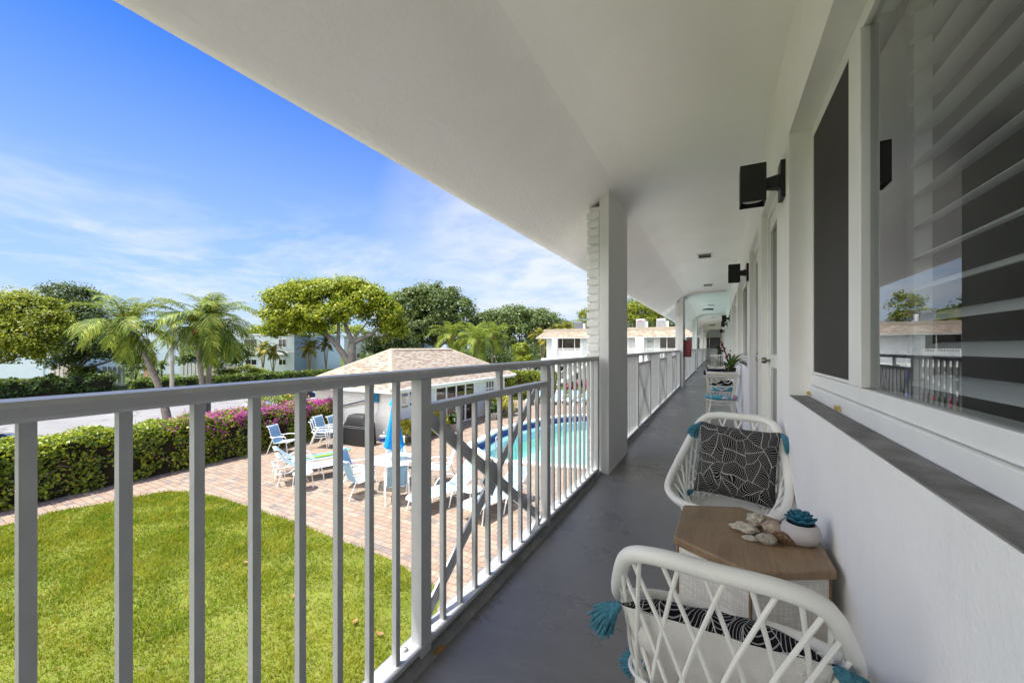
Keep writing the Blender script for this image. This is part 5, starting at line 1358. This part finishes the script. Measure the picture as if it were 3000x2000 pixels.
def planter(label, x, y, seed, fl):
    t = thing('stone_planter', label, 'planter', (x,y,0), .2, 'grey stone planters')
    MB().add([(-.2,-.2,0),(.2,-.2,0),(.2,.2,0),(-.2,.2,0),(-.3,-.3,.36),(.3,-.3,.36),(.3,.3,.36),(-.3,.3,.36)],[(0,3,2,1),(0,1,5,4),(1,2,6,5),(2,3,7,6),(3,0,4,7),(4,5,6,7)]).build('pot', M('stone_pot', (.34,.31,.28), .9, .3, 14, .9, 50), t, bevel=.02)
    rg = np.random.default_rng(seed); P, N = crown([(0,0,.55,.26,.26,.28)], 40, 18, .09, rg, .5)
    leaf_mesh('plant', P, N, .11, .06, leafmat('planter_leaf', [(.03,.07,.012),(.08,.15,.02)], .2) if 'planter_leaf' not in bpy.data.materials else bpy.data.materials['planter_leaf'], t, rg=rg)
    q = rg.choice(len(P), 26); leaf_mesh('flowers', P[q]+N[q]*.05, N[q], .08, .07, WHITE, t, rg=rg)
planter('stone planter with white flowers in front of the sliding doors', -10.95,15.3, 5, 1); planter('stone planter at the right end of the sliding doors', -10.85,18.75, 6, 1)
hedge('green_hedge', 'tall yellow green hedge behind the right end of the pool house', 'hedge', (-16.4,26.2), (-11.0,28.6), 1.5, 2.0, leafmat('duranta_leaf', [(.04,.09,.008),(.14,.21,.012),(.28,.32,.02),(.38,.38,.03)], .3), (.12,.085), 330, 8, wob=.18)
bush('flower_bed', 'bed of bright pink flowers and leafy shrubs before the far white wall', 'flower bed', (-9.9,32.6), 1.8,.6,1.15, FARH, (.16,.1), 1500, None, 51, extra=(M('hot_pink', (.70,.02,.16), .6),420,.16))
bush('broad_shrub', 'dark broad leaved shrub behind the far blue umbrella', 'shrub', (-7.4,32.9), 1.4,.7,2.0, FARH, (.26,.14), 1400, None, 52)
bush('red_flower_shrub', 'low shrub with orange red flowers behind the tall green hedge, near the parked cars', 'shrub', (-18.3,31.0), 1.6,.8,1.85, HEDGE, (.14,.1), 1600, None, 53, extra=(M('orange_red', (.75,.10,.02), .6),300,.15))
sheet_poly('far_lawn', [(-10.55,27.6),(-1.0,27.9),(-1.0,32),(-10.55,32)], .006, LAWNB)

bush('flowering_shrub', 'taller yellow green shrub with orange flowers behind the right end of the flowering hedge', 'shrub', (-16.9,10.6), 1.0,1.7,2.05, HEDGE, (.09,.065), 3000, None, 46, extra=(M('orange_flower', (.75,.20,.03), .6),90,.09))
# far side of the street
hedge('street_hedge', 'low dark hedge on the far side of the street, left stretch behind the dark oak', 'hedge', (-46.6,4), (-46.6,14.7), 1.6, 1.45, FARH, (.22,.15), 95, 12, 'hedges along the far side of the street', wob=.3)
hedge('street_hedge', 'low green hedge across the street, right stretch in front of the white fence', 'hedge', (-46.4,15.9), (-44.4,46), 1.5, .95, leafmat('street_hedge_leaf', [(.04,.09,.012),(.10,.17,.02),(.18,.24,.03)], .25), (.22,.15), 95, 13, 'hedges along the far side of the street', wob=.2)
PALEB = brickmat('pale_blue_block', (.56,.65,.72), (.52,.61,.68), .8, .4, .012, 'sum', .25)
TRIM = M('house_trim', (.80,.80,.78), .5, .04, 2)
TEAL = M('teal_shutter', (.03,.33,.36), .5)
def townhouse(label, u0, u1, zc, ztop, wins=(), depth=9, balc=(), band=None, pil=(), turn=0, group='pale blue townhouses across the street'):
    """windows: (u0,u1,v0,v1) read off the photo"""
    x0, y0 = dp(u0,zc); x1, y1 = dp(u1,zc); W = math.hypot(x1-x0,y1-y0)
    t = thing('townhouse', label, 'house', (x0,y0,0), TH+R(turn), group)
    MB().box(0,W,0,depth,0,ztop-.3).build('wall', PALEB, t)
    c = MB(); c.box(-.15,W+.15,-.15,depth+.15,ztop-.299,ztop-.12); c.box(-.25,W+.25,-.25,depth+.25,ztop-.118,ztop); c.build('roof', TRIM, t)
    if band: MB().box(-.06,W+.06,-.10,-.002,band,band+.24).build('band', TRIM, t)
    for u in pil: q = (u-u0)/F*zc; MB().box(q-.16,q+.16,-.09,-.002,0,ztop-.302).build('pilaster', PALEB, t)
    for a,b,va,vb in wins:
        q0, q1, z1, z0 = (a-u0)/F*zc, (b-u0)/F*zc, dz(va,zc), dz(vb,zc)
        f = MB(); f.box(q0-.08,q1+.08,-.05,-.002,z0-.08,z0); f.box(q0-.08,q1+.08,-.05,-.002,z1,z1+.08); f.box(q0-.08,q0,-.05,-.002,z0+.001,z1-.001); f.box(q1,q1+.08,-.05,-.002,z0+.001,z1-.001); f.box((q0+q1)/2-.03,(q0+q1)/2+.03,-.045,-.002,z0+.001,z1-.001)
        w_ = f.build('window', TRIM, t); MB().box(q0,q1,-.03,-.003,z0,z1).build('pane', DGLASS, w_)
    for a,b,va,vb in balc:
        q0, q1, z1, z0 = (a-u0)/F*zc, (b-u0)/F*zc, dz(va,zc), dz(vb,zc); bl = MB()
        bl.box(q0,q1,-.55,-.49,z1-.07,z1); bl.box(q0,q1,-.55,-.49,z0,z0+.07); k = max(4,int((q1-q0)/.22))
        for i in range(k+1): bl.box(q0+(q1-q0)*i/k-.035,q0+(q1-q0)*i/k+.035,-.545,-.495,z0+.071,z1-.071)
        bl.build('balcony_rail', TRIM, t); MB().box(q0-.05,q1+.05,-.6,-.11,z0-.15,z0-.005).build('balcony_floor', TRIM, t)
    return t
townhouse('pale blue block wall house at the left edge, behind the bushy tree and dark oak', -120, 150, 50, 5.6, pil=(126,))
townhouse('pale blue townhouse behind the two leaning palms with a small dark window', 412, 530, 58, 6.4, wins=((432,457,1044,1055),), pil=(526,))
townhouse('pale blue townhouse with teal shutters between the palm trunks', 531, 640, 64, 6.3, wins=((534,556,1010,1034),(534,560,1048,1070)), balc=((533,575,1012,1036),), band=3.0)
townhouse('pale blue townhouse with balconies left of the umbrella shaped tree', 641, 862, 62, 6.0, wins=((717,753,994,1018),(817,838,994,1018),(720,752,1053,1068),(818,838,1053,1068)), balc=((717,757,1016,1036),(815,842,1016,1036)), band=3.05, pil=(705,))
townhouse('pale blue townhouse part standing back behind the umbrella shaped tree, with downpipe', 863, 928, 66, 6.1, pil=(872,), wins=((929-12,929-4,1000,1024),))
townhouse('pale blue gable end just right of the umbrella tree trunk', 1008, 1100, 68, 5.9, pil=(1094,), wins=((1046,1066,1036,1046),))
townhouse('sliver of pale blue house seen between the big oaks above the pool house roof', 1206, 1245, 78, 4.9, pil=(1218,))
def fence(label, u0, u1, zc, h, m, boards=True):
    x0, y0 = dp(u0,zc); x1, y1 = dp(u1,zc); W = math.hypot(x1-x0,y1-y0)
    t = thing('board_fence', label, 'fence', (x0,y0,0), TH, 'fences across the street')
    pb = MB(); k = max(2,int(W/.24))
    for i in range(k): pb.box(i*W/k+.012, (i+1)*W/k-(.05 if i % 2 else .012), -.02-(i%2)*.05, -.001-(i%2)*.05, .05, h-.03*(i%2))
    pb.build('panel', m, t)
    for i in range(int(W/2.4)+1): MB().box(i*2.4-.06,i*2.4+.06,.001,.12,0,h+.05).build('post', m, t)
FW = M('weathered_white_boards', (.66,.65,.60), .75, .15, 3, .2, 20, .2)
fence('white slatted gate fence right of the dark oak', 302, 366, 40, 1.95, FW); fence('white board fence behind the double palm trunks', 528, 694, 50, 2.0, FW); fence('beige plank fence left of the dark oak trunk', 150, 228, 45, 2.0, M('beige_boards', (.56,.49,.42), .8, .15, 3))
# trees across the street (leaf size follows their distance)
BUSHY = leafmat('bushy_tree_leaf', [(.07,.12,.008),(.17,.22,.012),(.31,.34,.018),(.42,.40,.03)], .36)
OAKD = leafmat('dark_oak_leaf', [(.025,.055,.012),(.05,.09,.02),(.09,.135,.03)], .25)
SEAG = leafmat('umbrella_tree_leaf', [(.08,.14,.006),(.21,.28,.010),(.36,.40,.015),(.48,.47,.025)], .38)
OAKG = leafmat('oak_leaf', [(.045,.085,.022),(.09,.14,.036),(.155,.21,.06),(.22,.275,.085)], .3)
def lob(items):
    """(u, v, zc, rx, rz[, ry]) -> world lobes"""
    out = []
    for it in items:
        u, v, zc, rx, rz = it[:5]; x, y = dp(u,zc); out.append((x,y,dz(v,zc),rx,it[5] if len(it) > 5 else rx*.85,rz))
    return out
tree('broad_tree', 'bushy yellow green tree at the left edge of the photo', dp(-60,33), lob([(20,925,33,2.3,1.7),(95,920,33,2.0,1.5),(60,900,33.5,2.2,1.3),(140,965,32.5,1.5,1.3),(-60,950,33,2.6,1.9),(60,985,32,2.2,1.2),(110,1015,32,1.5,.9),(20,1030,32,2.0,.9)]), BUSHY, (.21,.14), 420, 66, .6, .2, seed=61, inner=.6)
tree('broad_tree', 'dark oak with a slim grey trunk behind the bushy tree, left of the palms', dp(203,38), lob([(205,880,40,2.6,1.6),(180,935,39,2.0,1.8),(245,945,39,2.2,1.7),(215,1000,38,2.2,1.3),(320,1000,38,2.2,1.6),(270,1030,38,2.2,1.0),(385,1030,38,1.6,1.0),(170,1060,38,1.4,.7)]), OAKD, (.22,.14), 420, 62, .6, .24, seed=62, inner=.6)
T3 = tree('umbrella_tree', 'wide umbrella shaped tree with pale forked trunk, behind the pool house roof', dp(1018,57), lob([(860,880,57,4.0,1.7),(960,868,57,4.6,1.75),(1060,878,57,4.0,1.7),(830,935,56,3.0,1.7),(820,965,55,2.2,1.1),(930,925,55,3.6,1.4),(1000,915,54,2.6,1.1),(1120,920,57,2.8,1.9),(1150,965,57,1.8,1.6),(1010,845,58,4.6,1.2),(910,850,58,4.0,1.2),(900,960,55,2.2,.9)]), SEAG, (.36,.24), 820, 66, .8, .0001, seed=63, inner=.6)
mb = MB(); rr = random.Random(8)
def bp(u,v,zc): x, y = dp(u,zc); return (x,y,dz(v,zc))
fk = bp(1030,1070,57)
for a,b,r0_,r1_,bd in (((1026,1140,57),(1030,1066,57),.75,.62,.02),((1030,1066,57),(1032,1000,57),.62,.50,.05),((1026,1072,57),(990,1015,57),.5,.40,.05),((990,1015,57),(935,958,56),.40,.26,.06),((990,1015,57),(992,950,57),.30,.20,.05),((935,958,56),(880,920,56),.26,.10,.1),((992,950,57),(985,890,57),.2,.08,.1),((1032,1000,57),(1012,950,57),.36,.26,.05),((1012,950,57),(1040,900,57),.25,.1,.1),((1034,1005,57),(1095,975,57),.36,.24,.08),((1095,975,57),(1120,930,57),.24,.09,.1),((1095,985,57),(1150,972,56),.13,.05,.05),((1040,985,57),(1075,945,57),.18,.08,.1),((1012,950,57),(960,900,57),.2,.08,.12)):
    limb(mb, bp(*a), bp(*b), r0_, r1_, bd, 7, 9, rr)
for o in list(T3.children):
    if o.name.startswith('trunk'): bpy.data.objects.remove(o)
mb.build('trunk', M('silver_bark', (.30,.27,.235), .9, .4, 1.6, .8, 6, .15), T3, world=True)
tree('oak_tree', 'tall grey green oak right of the umbrella shaped tree', dp(1290,76), lob([(1200,900,76,4.4,3.2),(1270,875,76,5.0,2.8),(1330,920,76,4.0,3.4),(1240,960,75,4.8,2.6),(1190,980,74,3.0,2.6),(1340,985,75,3.4,2.4),(1270,930,75,4.6,3.2)]), OAKG, (.42,.29), 640, 64, .95, .5, seed=64, inner=.62)
tree('oak_tree', 'lower spreading grey green oak behind the palms, left of the far wing', dp(1540,80), lob([(1425,960,80,4.0,2.8),(1400,1000,80,3.6,2.4),(1440,950,80,3.6,2.6),(1500,935,80,4.6,2.4),(1570,950,80,4.8,2.8),(1630,970,80,3.4,2.4),(1530,985,79,5.0,2.4),(1460,1000,78,3.4,2.6),(1610,1010,79,3.4,2.2)]), OAKG, (.42,.29), 600, 62, .95, .45, seed=65, inner=.62)
tree('small_tree', 'dark green tree in the shade under the umbrella tree, right side', dp(1130,66), lob([(1130,1000,66,3.6,2.2),(1180,1010,66,2.8,2.2),(1100,1030,65,2.2,1.6),(1160,1040,65,2.8,1.3)]), OAKD, (.3,.2), 200, 50, .8, .2, seed=66)
tree('small_tree', 'dark understorey tree between the fan of palms and the far wing', dp(1490,62), lob([(1440,1050,62,3.4,1.9),(1510,1050,62,3.2,1.7),(1570,1045,62,2.8,1.7),(1600,1075,62,2.6,1.0),(1400,1055,64,3.0,1.6)]), OAKD, (.3,.2), 230, 50, .8, .2, seed=67)
tree('small_tree', 'bright lime leaved young tree in front of the dark understorey', dp(1528,56), lob([(1525,1028,56,1.1,1.2),(1535,1050,56,1.2,1.0)]), HEDGE, (.22,.15), 60, 40, .4, .08, seed=68)
tree('small_tree', 'round leaved tree behind the board fence, between the double palm and the balconies', dp(640,47), lob([(600,1010,47,1.6,1.5),(650,1020,47,2.2,1.5),(690,1035,47,1.6,1.1),(575,1050,46,1.6,.8),(660,1058,46,1.4,.6),(640,980,48,1.4,1.0)]), leafmat('round_leaf', [(.05,.10,.02),(.10,.165,.035),(.17,.235,.06)], .3), (.26,.18), 190, 48, .6, .12, seed=69)
tree('small_tree', 'yellow green tree top peeping over the townhouse roof left of the umbrella tree', dp(780,76), lob([(770,975,76,3.0,1.2),(830,985,76,3.6,.9),(1010,970,80,5.0,1.2)]), SEAG, (.34,.22), 130, 46, .8, .2, seed=70)
tree('roof_edge_tree', 'light green tree behind the dark air conditioner of the far wing', dp(1712,54), lob([(1700,955,54,1.0,.9),(1722,935,54,1.2,1.6),(1716,965,54,1.6,1.2)]), BUSHY, (.22,.15), 70, 42, .45, .1, seed=71)
for i,(u,v,rx,rz,l) in enumerate(((1858,925,1.6,1.9,'feathery yellow green tree behind the wing roof, left of the red badged air conditioner'),(1905,925,2.0,1.8,'feathery yellow green tree between the two pale air conditioners'),(1960,940,2.0,1.7,'feathery dark green tree behind the right pale air conditioner'))):
    tree('bamboo_clump', l, dp(u,56), lob([(u-10,v,56,rx,rz),(u+12,v-8,57,rx*.8,rz),(u,v+25,56,rx*1.3,rz)]), (BUSHY,BUSHY,OAKG)[i], (.34,.075), 110, 60, .55, .09, group='feathery trees behind the far wing', seed=80+i)
palm('palm crown sticking up behind the wing roof beside the near pier', dp(1848,58), dz(905,58), (0,0), 16, 'coco', .13, seed=91, husk=False)
# palms
def lean(b, u, zc): x, y = dp(u,zc); return (x-b[0], y-b[1])
b1 = (-22.2,9.0); palm('coconut palm on the left leaning left, with a brown seed pod hanging from its crown', b1, dz(952,18.6), lean(b1,372,18.6), 23, 'coco', .155, group='coconut palms along the street', seed=21, size=.95)
tpod = MB(); 
b2 = dp(598,19.2); palm('left trunk of the double coconut palm, leaning slightly left', b2, dz(958,19.2), lean(b2,574,19.2), 22, 'coco', .135, group='coconut palms along the street', seed=22, size=.88)
b3 = dp(606,19.6); palm('right trunk of the double coconut palm, taller, with drooping right fronds', b3, dz(945,19.6), lean(b3,622,19.6), 23, 'coco', .135, group='coconut palms along the street', seed=23, size=.92)
for i,(u,v,zc,l) in enumerate(((1325,985,44,'left palm of the group right of the pool house ridge'),(1385,980,46,'middle palm of the group, its crown in front of the oak'),(1408,1000,41,'right palm of the group with a pale slim trunk'),(1440,985,45,'rear right palm of the group beyond the pool house'))):
    palm(l, dp(u,zc), dz(v,zc), (rnd.uniform(-.4,.4),0), 20, 'coco', .14, group='palms beyond the pool house', seed=30+i, size=1.05)
for i,(u,v,zc,l) in enumerate(((770,1020,58,'areca palm clump before the blue balconies, left of the forked trunk'),(800,1030,56,'short areca palm with orange stems left of the townhouse corner'),(905,1020,57,'areca palm right of the downpipe, beside the forked trunk'),(955,1005,60,'dark leafy palm behind the forked trunk'),(1590,985,54,'yellowing areca palm left of the far wing roof'),(1625,1000,50,'yellowing areca palm touching the end of the far wing'),(1655,965,56,'yellow areca palm crown behind the roof end of the far wing'))):
    t = palm(l, dp(u,zc), dz(v,zc), (0,0), 18, 'areca', .07, 'areca_palm', 'areca palms', seed=50+i, size=1.15, husk=False)
    mb = MB()
    for k in range(4): a = k*1.7+i; mb.tube(catmull([(0,0,0),(.25*math.cos(a),.25*math.sin(a),dz(v,zc)*.5),(.45*math.cos(a),.45*math.sin(a),dz(v,zc)*.85)],4), .045, 6)
    mb.build('side_stems', M('areca_stem', (.30,.26,.10), .6, .3, 5), t)
palm('tiny palm with slim trunk against the pale blue wall, right one', dp(473,50), dz(1066,50), (0,0), 14, 'small', .10, seed=71, husk=False, size=1.2, group='tiny palms by the blue wall'); palm('tiny shorter palm against the pale blue wall, left one', dp(462,49), dz(1088,49), (-.2,0), 12, 'small', .09, seed=72, husk=False, size=1.0, group='tiny palms by the blue wall')
t = thing('banana_plant', 'paddle leaved banana plant at the edge of the pool house roof', 'plant', (*dp(1075,50),0))
for i in range(9):
    rows = []; e0 = R(82-i*4); p = Vector((0,0,1.2)); L = 2.4
    for j in range(9):
        u = j/8; e = e0-u*u*1.0; w = .28*math.sin(math.pi*min(1,.05+u*.95))**.6; rows.append([(p.x,-w,p.z+w*.3),(p.x,0,p.z),(p.x,w,p.z+w*.3)]); p = p+Vector((math.cos(e),0,math.sin(e)))*L/8
    MB().sheet(rows).build('leaf', OAKD, t, rot=(0,0,i*2.4))
MB().tube([(0,0,0),(0,0,1.3)], .12, 8).build('stem', M('areca_stem', (.30,.26,.10), .6), t)
bush('round_shrub', 'round white flowering shrub beside the white gate fence', 'shrub', dp(258,38), 1.5,1.4,2.2, leafmat('round_shrub_leaf', [(.05,.10,.01),(.12,.19,.015),(.22,.27,.03)], .28), (.2,.14), 2200, None, 54, extra=(WHITE,50,.16))
for i,(u,zc,rx,h,l,fl) in enumerate(((715,50,2.4,1.7,'garden shrub with orange flowers below the balconies, left of the palms',1),(760,49,2.0,1.3,'pale green garden shrub behind the street hedge, right of the orange flowers',0),(660,48,1.5,1.3,'dark garden shrub at the end of the board fence',0),(1330,50,3.5,1.8,'dark shrubs in the shade below the group of palms',0),(1050,52,2.0,1.5,'bright green shrub under the blue gable end',0),(392,46,1.7,2.6,'dark leafy shrub between the white gate fence and the tiny palms',0))):
    bush('garden_shrub', l, 'shrub', dp(u,zc), rx,1.2,h, OAKD if i in (3,5) else HEDGE, (.2,.13), 1300, None, 55+i, extra=(M('orange_flower', (.75,.20,.03), .6),60,.15) if fl else None)
# utility pole, yard sign
x, y = dp(504,36); t = thing('utility_pole', 'plain weathered wooden pole between the left palm and the double palm', 'pole', (x,y,0))
MB().tube([(0,0,-.1),(0,0,6.0)], [.17,.125], 12).build('shaft', M('weathered_pole', (.40,.37,.28), .9, .25, 3, .5, 30), t); MB().lathe([(.13,6.0),(.14,6.01),(.05,6.08),(0,6.09)],12).build('cap', M('weathered_pole', (.40,.37,.28)), t)
x, y = dp(419,37); t = thing('yard_sign', 'small orange yard sign on a tilted stake in front of the low hedge', 'sign', (x,y,0), TH)
MB().bar((0,0,0),(.32,0,1.3), .07,.05,(0,1,0)).build('stake', M('rusty_stake', (.30,.13,.06), .7), t)
MB().box(.08,.52,-.045,-.02,1.1,1.75).build('board', M('orange_board', (.58,.30,.17), .6, .1), t)
ln = MB()
for i in range(4): ln.box(.13,.47-.05*(i%2),-.049,-.046,1.62-i*.13,1.66-i*.13)
ln.build('pale_lines', M('pale_orange', (.66,.46,.34), .6), t)
# cars
def car(label, x, y, rz, col, s=1.0):
    t = thing('parked_car', label, 'car', (x,y,0), rz, 'parked cars'); t.scale = (s,s,s)
    body = [(-2.25,.35),(-2.28,.62),(-2.15,.82),(-1.2,.92),(1.55,.94),(2.15,.88),(2.25,.6),(2.22,.32),(1.75,.26),(-1.75,.26)]
    m = M('car_paint_%d_%d' % (int(col[0]*100),int(col[2]*100)), col, .22, .03, 2, 0, 1, .6, 0, coat=.6)
    b = MB(); n = len(body)
    b.add([(px,-.86,pz) for px,pz in body]+[(px,.86,pz) for px,pz in body], [list(reversed(range(n))), list(range(n,2*n))]+[(i,(i+1)%n,n+(i+1)%n,n+i) for i in range(n)]); b.build('body', m, t, bevel=.07, fix=True, seg=3)
    cab = [(-1.15,.90,.80),(-.55,1.42,.64),(.75,1.44,.64),(1.55,.92,.80)]; rows = [[(px,-w,pz),(px,w,pz)] for px,pz,w in cab]
    r = MB(); r.box(-.50,.72,-.62,.62,1.40,1.46); r.build('roof', m, t, bevel=.03)
    g = MB(); vs = [(px,-w,pz) for px,pz,w in cab]+[(px,w,pz) for px,pz,w in cab]
    g.add(vs, [(3,2,1,0),(4,5,6,7),(0,1,5,4),(2,3,7,6),(1,2,6,5)]); g.build('windows', DGLASS, t, fix=True)
    for wx in (-1.4,1.4):
        for wy in (-.80,.80):
            w_ = MB().lathe([(.20,-.10),(.31,-.105),(.335,-.08),(.335,.08),(.31,.105),(.20,.10)], 24).build('wheel', M('tyre', (.02,.02,.02), .8), t, loc=(wx,wy,.335), rot=(R(90),0,0)); MB().lathe([(0,-.085),(.2,-.09),(.2,.09),(0,.085)], 16).build('rim', STEEL, w_)
    for wy in (-.6,.6):
        MB().obox((-2.22,wy,.70), .10,.36,.13).build('headlight', M('lamp_clear', (.7,.7,.7), .1), t, bevel=.02); MB().obox((2.20,wy,.76), .10,.34,.14).build('tail_light', M('lamp_red', (.4,.02,.02), .2), t, bevel=.02)
        MB().obox((-.85,wy*1.58,.98), .12,.16,.13).build('mirror', m, t, bevel=.03)
    return t
x, y = gp(-16,1290,1.0); car('dark blue car at the far left edge, just behind the hedge', x-1.0, y-1.15, R(100), (.012,.03,.11))
car('white car in the street, mostly hidden behind the flowering hedge', -22.0,14.5, R(90), (.75,.76,.78))
car('pale teal car behind the tall green hedge', -18.6,36.2, R(15), (.25,.42,.46)); car('grey car next to the teal car, beyond the tall green hedge', -17.0,39.2-1.0, R(12), (.22,.22,.25))

# ================================================================== sky, sun, camera
w = bpy.data.worlds.new('World'); sc.world = w; w.use_nodes = True; nt = w.node_tree; nt.nodes.clear()
S = Vector((-.85,-.53,0)).normalized(); EL = R(72); S = Vector((S.x*math.cos(EL), S.y*math.cos(EL), math.sin(EL)))
N_ = nt.nodes.new; L_ = nt.links.new
sky = N_('ShaderNodeTexSky'); sky.sky_type = 'NISHITA'; sky.sun_disc = False; sky.sun_elevation = EL; sky.sun_rotation = math.atan2(S.x,S.y); sky.air_density = 1.0; sky.dust_density = .6; sky.ozone_density = 2.0
SKYSTR = .125
tc = N_('ShaderNodeTexCoord'); sp = N_('ShaderNodeSeparateXYZ'); L_(tc.outputs['Generated'], sp.inputs[0])
def m_(op, a, b=0.0):
    x = N_('ShaderNodeMath'); x.operation = op
    for i,v in enumerate((a,b)):
        if hasattr(v,'links'): L_(v, x.inputs[i])
        else: x.inputs[i].default_value = v
    return x.outputs[0]
def ramp_(f, st):
    x = N_('ShaderNodeValToRGB'); e = x.color_ramp.elements
    for el,(p,c) in zip(e, st): el.position = p; el.color = (c,c,c,1)
    L_(f, x.inputs[0]); return x.outputs[0]
zz = m_('ADD', m_('MAXIMUM', sp.outputs[2], 0.0), .16)
cb = N_('ShaderNodeCombineXYZ'); L_(m_('DIVIDE', sp.outputs[0], zz), cb.inputs[0]); L_(m_('DIVIDE', sp.outputs[1], zz), cb.inputs[1])
def nz_(scale, det, rough, loc, dist=0.0):
    mp = N_('ShaderNodeMapping'); mp.inputs['Location'].default_value = loc; L_(cb.outputs[0], mp.inputs[0])
    x = N_('ShaderNodeTexNoise'); x.inputs['Scale'].default_value = scale; x.inputs['Detail'].default_value = det; x.inputs['Roughness'].default_value = rough; x.inputs['Distortion'].default_value = dist; L_(mp.outputs[0], x.inputs[0]); return x.outputs['Fac']
c1 = ramp_(nz_(1.05, 9, .62, (2.3,.9,0), .35), [(.44,0.0),(.60,1.0)])
c2 = ramp_(nz_(3.2, 6, .6, (0,0,0), .3), [(.30,.25),(.75,1.0)])
low = ramp_(sp.outputs[2], [(.20,1.0),(.34,0.0)])
haze = ramp_(sp.outputs[2], [(.0,1.0),(.52,0.0)])
cl = m_('MULTIPLY', m_('MULTIPLY', m_('MULTIPLY', c1, c2), low), .92)
dd = m_('ADD', m_('ADD', m_('MULTIPLY', sp.outputs[0], -.31), m_('MULTIPLY', sp.outputs[1], .93)), m_('MULTIPLY', sp.outputs[2], .20))
cl = m_('MAXIMUM', cl, m_('MULTIPLY', ramp_(dd, [(.88,0.0),(.99,.9)]), ramp_(nz_(2.4, 6, .6, (5,2,0), .3), [(.36,.35),(.60,.95)])))
mask = cl
bg = N_('ShaderNodeBackground'); bg.inputs['Strength'].default_value = SKYSTR
hs = N_('ShaderNodeMix'); hs.data_type = 'RGBA'; hs.blend_type = 'MULTIPLY'; hs.inputs[0].default_value = 1; hs.inputs[7].default_value = (.15,.35,.84,1); L_(sky.outputs[0], hs.inputs[6]); L_(hs.outputs[2], bg.inputs['Color'])
b2_ = N_('ShaderNodeBackground'); b2_.inputs['Color'].default_value = (.92,.965,1,1); b2_.inputs['Strength'].default_value = .42
hz = N_('ShaderNodeBackground'); hz.inputs['Color'].default_value = (.58,.78,1,1); hz.inputs['Strength'].default_value = .41
mh = N_('ShaderNodeMixShader'); L_(haze, mh.inputs[0]); L_(bg.outputs[0], mh.inputs[1]); L_(hz.outputs[0], mh.inputs[2])
mx = N_('ShaderNodeMixShader'); L_(mask, mx.inputs[0]); L_(mh.outputs[0], mx.inputs[1]); L_(b2_.outputs[0], mx.inputs[2])
# invented bright cloud bank behind the camera's left, added to fill the walkway with light
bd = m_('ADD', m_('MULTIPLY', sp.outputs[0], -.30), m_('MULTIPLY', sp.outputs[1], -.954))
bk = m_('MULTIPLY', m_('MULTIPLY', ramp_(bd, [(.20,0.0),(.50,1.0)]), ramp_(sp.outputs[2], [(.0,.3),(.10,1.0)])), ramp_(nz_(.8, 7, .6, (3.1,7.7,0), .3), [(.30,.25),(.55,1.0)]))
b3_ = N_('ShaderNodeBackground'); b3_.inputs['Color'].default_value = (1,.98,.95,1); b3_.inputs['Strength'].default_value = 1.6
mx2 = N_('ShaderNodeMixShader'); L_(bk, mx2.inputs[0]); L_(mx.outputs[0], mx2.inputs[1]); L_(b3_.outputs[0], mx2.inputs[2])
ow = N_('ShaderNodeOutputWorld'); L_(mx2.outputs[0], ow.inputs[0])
sd = bpy.data.lights.new('sun','SUN'); sd.energy = 4.0; sd.angle = R(.53); sd.color = (1,.972,.92)
so = bpy.data.objects.new('sun', sd); COL.objects.link(so); so.rotation_euler = S.to_track_quat('Z','Y').to_euler(); so.location = (-20,-10,60)
cd_ = bpy.data.cameras.new('camera'); cd_.lens = 14.0; cd_.sensor_width = 36; cd_.shift_y = (V0-1000)/3000; cd_.clip_start = .02; cd_.clip_end = 3000
co = bpy.data.objects.new('camera', cd_); COL.objects.link(co); co.location = (0,0,CAMZ); co.rotation_euler = (R(90),0,TH); sc.camera = co
vs_ = sc.view_settings; sc.display_settings.display_device = 'sRGB'; vs_.view_transform = 'Standard'; vs_.look = 'None'; vs_.gamma = 1; vs_.use_curve_mapping = False; vs_.exposure = 1.27
sc.cycles.max_bounces = 10; sc.cycles.diffuse_bounces = 5; sc.cycles.glossy_bounces = 4; sc.cycles.transparent_max_bounces = 16; sc.cycles.transmission_bounces = 4
sc.cycles.use_denoising = True; sc.cycles.sample_clamp_indirect = 6; sc.cycles.caustics_reflective = False; sc.cycles.caustics_refractive = False
